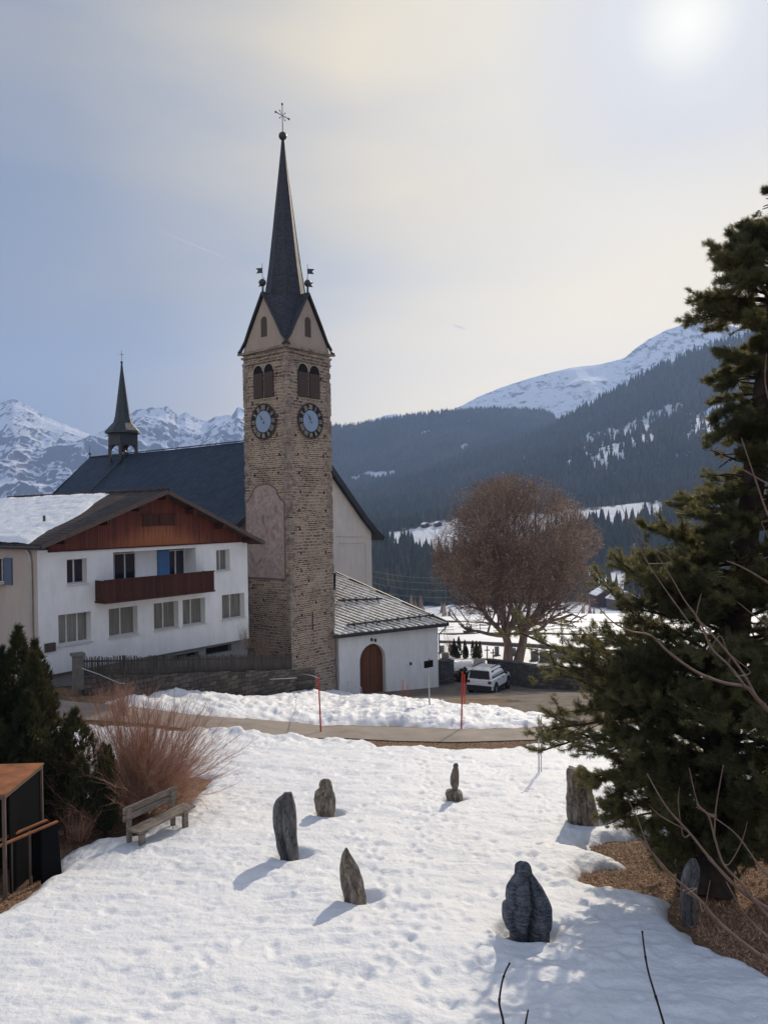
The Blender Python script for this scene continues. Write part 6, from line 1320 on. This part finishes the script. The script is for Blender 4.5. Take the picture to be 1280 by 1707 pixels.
# ------------------------------------------------------------------ CAR
def car():
    p = onground(812, 1156, -GD+.03); t = thing('parked_car', 'white compact SUV parked in the courtyard by the stone wall, seen from behind', 'car', tuple(p), 0)
    m_paint = pm('white_car_paint', (.74, .75, .76), (.70, .71, .72), 2, .3, .5, 0); m_paint.node_tree.nodes['Principled BSDF'].inputs['Coat Weight'].default_value = .6
    m_trim = pm('black_plastic', (.02, .02, .022), rough=.6, bump=.1); m_tail = pm('tail_light_red', (.14, .012, .015), rough=.25, bump=0); m_tyre = pm('tyre', (.018, .018, .018), rough=.9); m_rim = pm('alloy', (.35, .35, .36), rough=.35, metal=.8, bump=0)
    m_cg = Mat('car_glass'); m_cg.col((.01, .012, .015)); m_cg = m_cg.set(.05, .15).m
    # local: x right, y forward, z up; rear at y=-2.1
    HWd = .90
    def loft(secs, mat, name, bev=0, par=t, sm=True):
        mb = MB(); n = len(secs[0]); vs = [v for s in secs for v in s]; fs = [(k*n+i, k*n+(i+1) % n, (k+1)*n+(i+1) % n, (k+1)*n+i) for k in range(len(secs)-1) for i in range(n)]
        fs += [tuple(range(n-1, -1, -1)), tuple(range((len(secs)-1)*n, len(secs)*n))]; mb.add(vs, fs); o = mb.build(name, mat, par, smooth=sm, world=False); 
        bm = bmesh.new(); bm.from_mesh(o.data); bmesh.ops.recalc_face_normals(bm, faces=bm.faces); bm.to_mesh(o.data); bm.free(); return o
    def sec(y, zb, zt, hwb, hwt, r=.08):
        return [(-hwb+.05, y, zb), (hwb-.05, y, zb), (hwb, y, zb+.08), (hwb, y, (zb+zt)/2), (hwt, y, zt-r), (hwt-r, y, zt), (-hwt+r, y, zt), (-hwt, y, zt-r), (-hwb, y, (zb+zt)/2), (-hwb, y, zb+.08)]
    loft([sec(-2.10, .50, .98, .80, .80), sec(-2.04, .34, 1.04, .87, .85), sec(-1.6, .30, 1.07, .90, .87), sec(-.2, .28, 1.05, .90, .87), sec(.9, .28, 1.04, .90, .86), sec(1.75, .30, .98, .88, .82), sec(2.08, .40, .86, .80, .74)], m_paint, 'body', sm=False)
    loft([sec(-2.02, .99, 1.05, .80, .78, .03), sec(-1.90, 1.0, 1.58, .80, .68, .08), sec(-1.2, 1.0, 1.68, .81, .66, .08), sec(-.1, 1.0, 1.69, .81, .66, .08), sec(.35, 1.0, 1.62, .81, .67, .08), sec(1.05, .98, 1.05, .80, .76, .03)], m_paint, 'cabin', sm=False)
    def quad(name, pts, mat, th=(0, -.02, 0)): return MB().prism(pts, th).build(name, mat, t, world=False)
    quad('rear_window', [(-.72, -2.03, 1.08), (.72, -2.03, 1.08), (.64, -1.925, 1.55), (-.64, -1.925, 1.55)], m_cg)
    quad('windscreen', [(-.68, .99, 1.08), (.68, .99, 1.08), (.58, .42, 1.58), (-.58, .42, 1.58)], m_cg, (0, .02, .02))
    for s in (-1, 1):
        for (a, b, a2, b2) in ((-1.75, -1.15, -1.60, -1.15), (-1.08, -.22, -1.08, -.22), (-.15, .86, -.15, .42)):
            quad('side_window', [(s*.815, a, 1.10), (s*.815, b, 1.10), (s*.70, b2, 1.54), (s*.70, a2, 1.54)], m_cg, (s*.012, 0, 0))
        quad('tail_light', [(s*.62, -2.12, .80), (s*.84, -2.09, .80), (s*.84, -2.07, .98), (s*.62, -2.10, .98)], m_tail, (0, -.02, 0))
        MB().obox((s*.62-.012, -1.5, 1.695), (.03, 0, 0), (0, 1.7, 0), (0, 0, .04)).build('roof_rail', m_trim, t, world=False)
        MB().box((s*.98, .55, 1.12), (.18, .10, .14)).build('mirror', m_trim, t, world=False, bevel=.02)
        MB().box((s*.905, -.1, .38), (.03, 3.4, .2)).build('sill', m_trim, t, world=False)
        for y in (-.75, .15): MB().box((s*.90, y, .92), (.04, .18, .035)).build('door_handle', m_trim, t, world=False)
        for y in (-1.30, 1.30):
            MB().tube((s*.86, y, .40), (s*.915, y, .40), .44, .44, 24).build('wheel_arch', m_trim, t, world=False)
            w_ = MB().tube((s*.72, y, .345), (s*.935, y, .345), .345, .345, 28).build('wheel', m_tyre, t, world=False, bevel=.02)
            rm = MB(); rm.tube((s*.93, y, .345), (s*.945, y, .345), .20, .18, 20)
            rm.build('rim', m_rim, w_, world=False)
    MB().hexa([(-.84, -2.16, .32), (.84, -2.16, .32), (.88, -1.75, .32), (-.88, -1.75, .32), (-.84, -2.14, .68), (.84, -2.14, .68), (.905, -1.75, .62), (-.905, -1.75, .62)]).build('bumper', m_trim, t, world=False, bevel=.03)
    MB().box((0, -2.125, .78), (.52, .02, .12)).build('number_plate', m_white, t, world=False)
    MB().box((0, -2.02, 1.075), (.3, .05, .03)).build('tailgate_handle', m_trim, t, world=False)
    MB().box((0, -1.93, 1.60), (1.1, .16, .04)).build('spoiler', m_paint, t, world=False)
    t.scale = (1.04, 1.04, 1.1); t.rotation_euler = (R(-1.5), 0, R(-27)); t.location = (p[0]+.45, p[1]+2.1, gz(0, p[1]+2.1)+.05)
car()
# ------------------------------------------------------------------ SPRUCES, HUTS, WIRES IN THE VALLEY
def surf(S, px_, py_):                               # point on a hillside sheet by nearest projected vertex
    P = S['P']; j = int(np.argmin(np.abs(S['px']-px_))); qx, qy = proj(P[:, j]); i = int(np.argmin(np.abs(qy-py_))); return P[i, j]
def spruce_proto():
    t = thing('spruce_tree', 'x', 'tree', (0, 0, 0), group='spruces in the valley'); MB().tube((0, 0, -.5), (0, 0, 4), .2, .12, 6).build('trunk', m_bark, t)
    V, Fc = conifer_mesh(11, 12, random.Random(8), .35); V = V*15*np.array([1.15, 1.15, 1])
    np_mesh('crown', V, Fc, m_spruce, t, smooth=False, attrs={'tint': np.clip(RS.normal(.4, .2, len(V)), 0, 1)}, base=np.zeros(3)); return t
sp0 = spruce_proto(); spots = []
for (x, y, s) in [(668, 925, 1.1), (676, 930, 1.3), (655, 940, .9), (688, 934, 1.0), (699, 940, .9), (640, 930, 1.0), (628, 938, .8), (712, 948, .8)]: spots.append((x, y, s, 'left of the bare tree'))
for (x, y, s) in [(972, 888, 1.1), (982, 884, 1.2), (992, 888, 1.0), (1003, 884, 1.3), (1012, 890, 1.1), (1024, 892, .7), (1036, 896, .6), (1048, 895, .7), (1058, 898, .8), (1070, 897, .8), (1082, 896, 1.3), (1090, 893, 1.2), (1100, 888, 1.5), (1110, 885, 1.6), (1120, 886, 1.5), (1132, 890, 1.5), (962, 890, .9)]: spots.append((x, y, s, 'below the meadow right of the bare tree'))
seen_ = {}
ordn = ['first', 'second', 'third', 'fourth', 'fifth', 'sixth', 'seventh', 'eighth', 'ninth', 'tenth', 'eleventh', 'twelfth', 'thirteenth', 'fourteenth', 'fifteenth', 'sixteenth', 'seventeenth']
spots.sort(key=lambda q: q[0])
for i, (x, y, s, wh) in enumerate(spots):
    k = seen_.get(wh, 0); seen_[wh] = k+1; lb = f'dark spruce {wh}, {ordn[k]} from left'; p = surf(S5, x, y)-np.array([0, 0, .3])
    if i == 0: sp0.location = p; sp0.scale = (s,)*3; sp0['label'] = lb
    else: copy_tree(sp0, p, i*1.7, lb, s)
def hut(label, px_, py_, w_, d, h, rot, wm, snow=True, cat='hut', S=S5):
    p = surf(S, px_, py_); t = thing('hut' if cat == 'hut' else cat, label, cat, tuple(p), rot); mb = MB(); mb.box((0, 0, h/2-1), (w_, d, h+2)); mb.prism([(-w_/2, -d/2, h), (w_/2, -d/2, h), (0, -d/2, h+w_*.28)], (0, d, 0)); mb.build('wall', wm, t, world=False)
    r_ = MB()
    for s in (-1, 1): r_.prism([(s*(w_/2+.4), -d/2-.4, h-.15), (0, -d/2-.4, h+w_*.28+.1), (0, -d/2-.4, h+w_*.28+.45), (s*(w_/2+.4), -d/2-.4, h+.2)], (0, d+.8, 0))
    r_.build('roof', m_snow if snow else m_tile, t, world=False); MB().box((0, -d/2-.03, 1.0), (w_*.3, .06, 1.9)).build('door', m_void, t, world=False)
hut('tiny dark hay barn on the far meadow, left one of two', 708, 879, 6, 7, 3, .5, m_bwood); hut('tiny dark hay barn on the far meadow, right one of two', 731, 877, 6, 7, 3, .4, m_bwood)
p = surf(S5, 1035, 1018); hut('dark wooden barn below the snowy terrace behind the pine branch tips', 1035, 1016, 11, 8, 5, .25, m_dsteel, cat='barn'); hut('pale little house on the snowy terrace behind the pine branches', 1120, 975, 8, 9, 5, .5, m_white, cat='cottage')
for i, (ya, yb) in enumerate(((943, 960), (953, 968), (962, 981), (976, 992))):
    a, b = at(560, ya-8, 210), at(760, yb+4, 190); pts = [a+(b-a)*k/10-Zv*3.0*math.sin(math.pi*k/10)*.5 for k in range(11)]; m_ = MB(); m_.path(pts, .022, 4); o = m_.build('power_line', m_zinc)
    tag(o, ['topmost', 'second from the top', 'second from the bottom', 'lowest'][i]+' of the faint power wires right of the church', 'power line', 'power wires across the valley')

hut('white farmhouse with snowy roof on the terrace, left of the pale little house', 1068, 972, 13, 9, 5, -.3, m_white, cat='farmhouse')
hut('brown timber house low in the valley between bare tree and pine', 1010, 1012, 12, 9, 6, .1, m_bwood, cat='timber house')
hut('small grey shed on the snow behind the bare tree on the right', 985, 968, 6, 5, 3, .4, m_plinth, cat='shed')
for lb, pts, h in (('long low stone terrace wall crossing the snow field just beyond the cemetery', [(700, 1064), (800, 1062), (900, 1062), (1060, 1068), (1300, 1074)], .7), ('thin far terrace wall line on the snow field, farther of the two', [(730, 1040), (850, 1046), (960, 1043), (1120, 1047), (1300, 1046)], .9)):
    block('terrace_wall', lb, pts, h, .5, m_dsteel, cap=False)
def brushy(name, label, mask, count, h0, h1, seed):
    global m_spruce
    keep_, m_spruce = m_spruce, m_twig; o = forest(name, S5, mask, count, h0, h1, seed, label); m_spruce = keep_; return o
brushy('thicket', 'brown leafless thicket along the valley bottom behind the annex', lambda x, y: (y > 985) & (y < 1034) & (fbm(x/24, y/10, seed=93) > .02) & ((x < 770) | (x > 960)), 5000, 4, 8, 9)
rr3 = random.Random(12)
for i in range(9):
    x = 742+i*33+rr3.uniform(-8, 8); p = onground(x, rr3.uniform(1048, 1058)); MBp = MB(); MBp.tube(p-Zv*.4, p+Zv*1.3, .07, .06, 6)
    for q in (.5, 1.0): MBp.beam(p+Zv*q-np.array([1.6, 0, 0]), p+Zv*q+np.array([1.6, .0, 0]), .06, .09)
    o = MBp.build('field_fence_panel', m_fencew); tag(o, 'short weathered fence panel on the far snow field behind the bare tree', 'fence', 'fence panels on the far snow field')
# ------------------------------------------------------------------ FOREGROUND BRANCHES
def twig_path(pts, D0, D1): n = len(pts); return [at(x, y, D0+(D1-D0)*i/(n-1)) for i, (x, y) in enumerate(pts)]
def fgbranch(label, main, sides, m_, r0, r1, D0=6.5, D1=5.5, group='bare foreground branches'):
    P = twig_path(main, D0, D1); seg = []
    def smooth(P):
        out_ = []
        for i in range(len(P)-1):
            p0, p1, p2, p3 = P[max(i-1, 0)], P[i], P[i+1], P[min(i+2, len(P)-1)]
            for k in range(5): u = k/5; out_.append(.5*((2*p1)+(-p0+p2)*u+(2*p0-5*p1+4*p2-p3)*u*u+(-p0+3*p1-3*p2+p3)*u**3))
        out_.append(P[-1]); return out_
    def run(P, ra, rb):
        Q = smooth(P); n = len(Q)-1
        for i in range(n):
            a, b = ra+(rb-ra)*i/n, ra+(rb-ra)*(i+1)/n; bulge = 1.0+(.45 if i % 7 == 3 else 0); seg.append((*Q[i], *(Q[i+1]+(Q[i+1]-Q[i])*.04), a*.78, (b*bulge if bulge > 1 else b)*.78))
    run(P, r0, r1)
    known = [(x, y, D0+(D1-D0)*i/(len(main)-1)) for i, (x, y) in enumerate(main)]
    for (pp, ra, rb) in sides:
        if ra < rb: pp, ra, rb = pp[::-1], rb, ra
        e_, Dk = min(((q[0]-x)**2+(q[1]-y)**2, (x, y, d)) for (x, y, d) in known for q in pp[:1]); Q_ = list(pp)
        if 4 < e_ < 2500: Q_ = [Dk[:2]]+Q_
        run(twig_path(Q_, Dk[2], Dk[2]-.15), ra, rb); known += [(x, y, Dk[2]) for x, y in Q_]
    V, Fq = tubes_np(seg, 8); o = np_mesh('bare_branch', V, Fq, m_, base=P[0]); tag(o, label, 'branch', group)
fgbranch('longest bare branch, sweeping left from the right edge towards the big round tree', [(1300, 1205), (1262, 1165), (1242, 1145), (1205, 1138), (1160, 1120), (1115, 1088), (1085, 1060), (1050, 1052), (1020, 1036), (995, 1010)], [([(1242, 1145), (1215, 1110), (1185, 1080), (1165, 1035), (1140, 1000), (1120, 965), (1095, 925)], .014, .004), ([(1215, 1100), (1218, 1092)], .006, .003), ([(1262, 1165), (1230, 1110), (1175, 1045), (1160, 1030), (1168, 990)], .014, .004), ([(1200, 1060), (1215, 1090), (1250, 1120), (1225, 1128)], .004, .004)], m_fgtwig, .022, .004)
fgbranch('highest bare branch fan at the right edge in front of the pine', [(1300, 985), (1265, 962), (1235, 945), (1210, 935)], [([(1300, 900), (1278, 855), (1262, 810), (1245, 760), (1235, 730)], .012, .004), ([(1285, 905), (1268, 870)], .008, .003), ([(1300, 825), (1250, 790), (1215, 770), (1180, 735)], .010, .003), ([(1290, 700), (1275, 640), (1277, 590)], .009, .004), ([(1230, 1005), (1262, 1030), (1300, 1055)], .004, .010)], m_fgtwig, .013, .004)
fgbranch('bare branch with a dark tip crossing the meadow left of the pine', [(1150, 1040), (1110, 985), (1080, 940), (1055, 890), (1035, 842)], [([(1120, 935), (1075, 905), (1050, 880), (1035, 870)], .006, .003)], m_fgtwig, .010, .003, 9, 8.5)
fgbranch('thick bare branch fan at the lower right corner over the brown ground', [(1310, 1620), (1255, 1585), (1200, 1540), (1165, 1500), (1120, 1460), (1085, 1420), (1062, 1395)], [([(1300, 1525), (1240, 1490), (1190, 1440), (1150, 1390), (1110, 1345), (1078, 1290)], .020, .005), ([(1300, 1545), (1255, 1500), (1232, 1470), (1205, 1440), (1190, 1395), (1180, 1360), (1160, 1340)], .018, .006), ([(1190, 1395), (1193, 1345), (1205, 1275)], .009, .004), ([(1193, 1360), (1165, 1345), (1148, 1280)], .009, .004), ([(1138, 1393), (1130, 1340), (1132, 1312)], .007, .003), ([(1300, 1490), (1262, 1440), (1230, 1395), (1200, 1370), (1160, 1345)], .012, .004), ([(1215, 1440), (1235, 1405), (1245, 1370)], .006, .003), ([(1300, 1585), (1255, 1540), (1235, 1515), (1210, 1470)], .014, .006), ([(1140, 1485), (1160, 1481), (1145, 1490)], .006, .004), ([(1130, 1480), (1085, 1420), (1060, 1360), (1043, 1328)], .009, .003), ([(1172, 1520), (1183, 1468)], .007, .003), ([(1145, 1385), (1100, 1360), (1080, 1340)], .008, .003)], m_fgtwig, .022, .006, 6.0, 5.6)
for (lb, mn, sd_) in (('thin dark shoot rising at the bottom edge below the hooded stone', [(842, 1740), (838, 1700), (832, 1672), (836, 1640), (842, 1620), (849, 1606)], []), ('tiny dark shoot at the bottom edge right of the thin one', [(872, 1740), (876, 1705), (880, 1684)], []), ('long dark curved shoot rising at the bottom edge on the right', [(1118, 1750), (1106, 1707), (1095, 1670), (1080, 1620), (1073, 1580), (1070, 1553)], [])):
    fgbranch(lb, mn, sd_, m_dtwig, .0075, .0045, 3.6, 3.5, 'dark shoots at the bottom edge')

# ------------------------------------------------------------------ DRY GRASS (stuff)
def blades(name, label, polys, n, h, seed):
    rng = np.random.RandomState(seed); Ps = []
    for poly, k in polys:
        W = np.array(gpoly(poly)); lo, hi = W.min(0), W.max(0); X = rng.uniform(lo[0], hi[0], k*3); Y = rng.uniform(lo[1], hi[1], k*3); s = poly_sd(X, Y, W) > 0; X, Y = X[s], Y[s]; Ps.append(np.stack([X, Y, z0(X, Y)-GD], 1))
    P = np.concatenate(Ps); n = len(P); a = rng.uniform(0, 6.28, n); d = np.stack([np.cos(a), np.sin(a), rng.uniform(.0, .7, n)], 1)*h*rng.uniform(.4, 1.2, (n, 1)); s = np.stack([-np.sin(a), np.cos(a), 0*a], 1)*rng.uniform(.004, .018, (n, 1))
    V = np.stack([P-s, P+s, P+d], 1).reshape(-1, 3); o = np_mesh(name, V, np.arange(len(V)).reshape(-1, 3), m_grass, smooth=False, attrs={'tint': np.repeat(rng.rand(n), 3)}); tag(o, label, 'grass', kind='stuff')
blades('dry_grass', 'dry brown grass and fallen leaves on the bare patches beside the snow', [([(955, 1450), (980, 1392), (1300, 1375), (1300, 1640), (1110, 1500)], 26000), ([(600, 1226), (920, 1224), (900, 1240), (760, 1250), (640, 1244)], 9000), ([(-20, 1520), (110, 1440), (110, 1400), (-20, 1450)], 3000), ([(90, 1400), (330, 1330), (340, 1280), (100, 1330)], 9000), ([(880, 1170), (1080, 1165), (1080, 1200), (930, 1195)], 3000)], 0, .07, 61)

# ------------------------------------------------------------------ HAZE
hz = MB(); X0, X1, Y0, Y1 = -3600, 6600, -60, 5300
allz = max(max(v[2] for v in o.bound_box)+o.location.z for o in bpy.data.objects if o.type == 'MESH'); lowz = min(min(v[2] for v in o.bound_box)+o.location.z for o in bpy.data.objects if o.type == 'MESH'); print('z range', lowz, allz)
mh = bpy.data.materials.new('haze'); mh.use_nodes = True; hn_ = mh.node_tree; hn_.nodes.remove(hn_.nodes['Principled BSDF']); pv = hn_.nodes.new('ShaderNodeVolumePrincipled')
pv.inputs['Color'].default_value = (.41, .60, 1, 1); pv.inputs['Density'].default_value = 1.35e-4; pv.inputs['Anisotropy'].default_value = .3; hn_.links.new(pv.outputs[0], hn_.nodes['Material Output'].inputs['Volume'])
hz.obox((X0, Y0, lowz-1), (X1-X0, 0, 0), (0, Y1-Y0, 0), (0, 0, allz+5-(lowz-1))); o = hz.build('haze', mh); o['kind'] = 'stuff'; o['label'] = 'thin blue mountain haze filling the valley air'; o['category'] = 'haze'
o.display_type = 'WIRE'
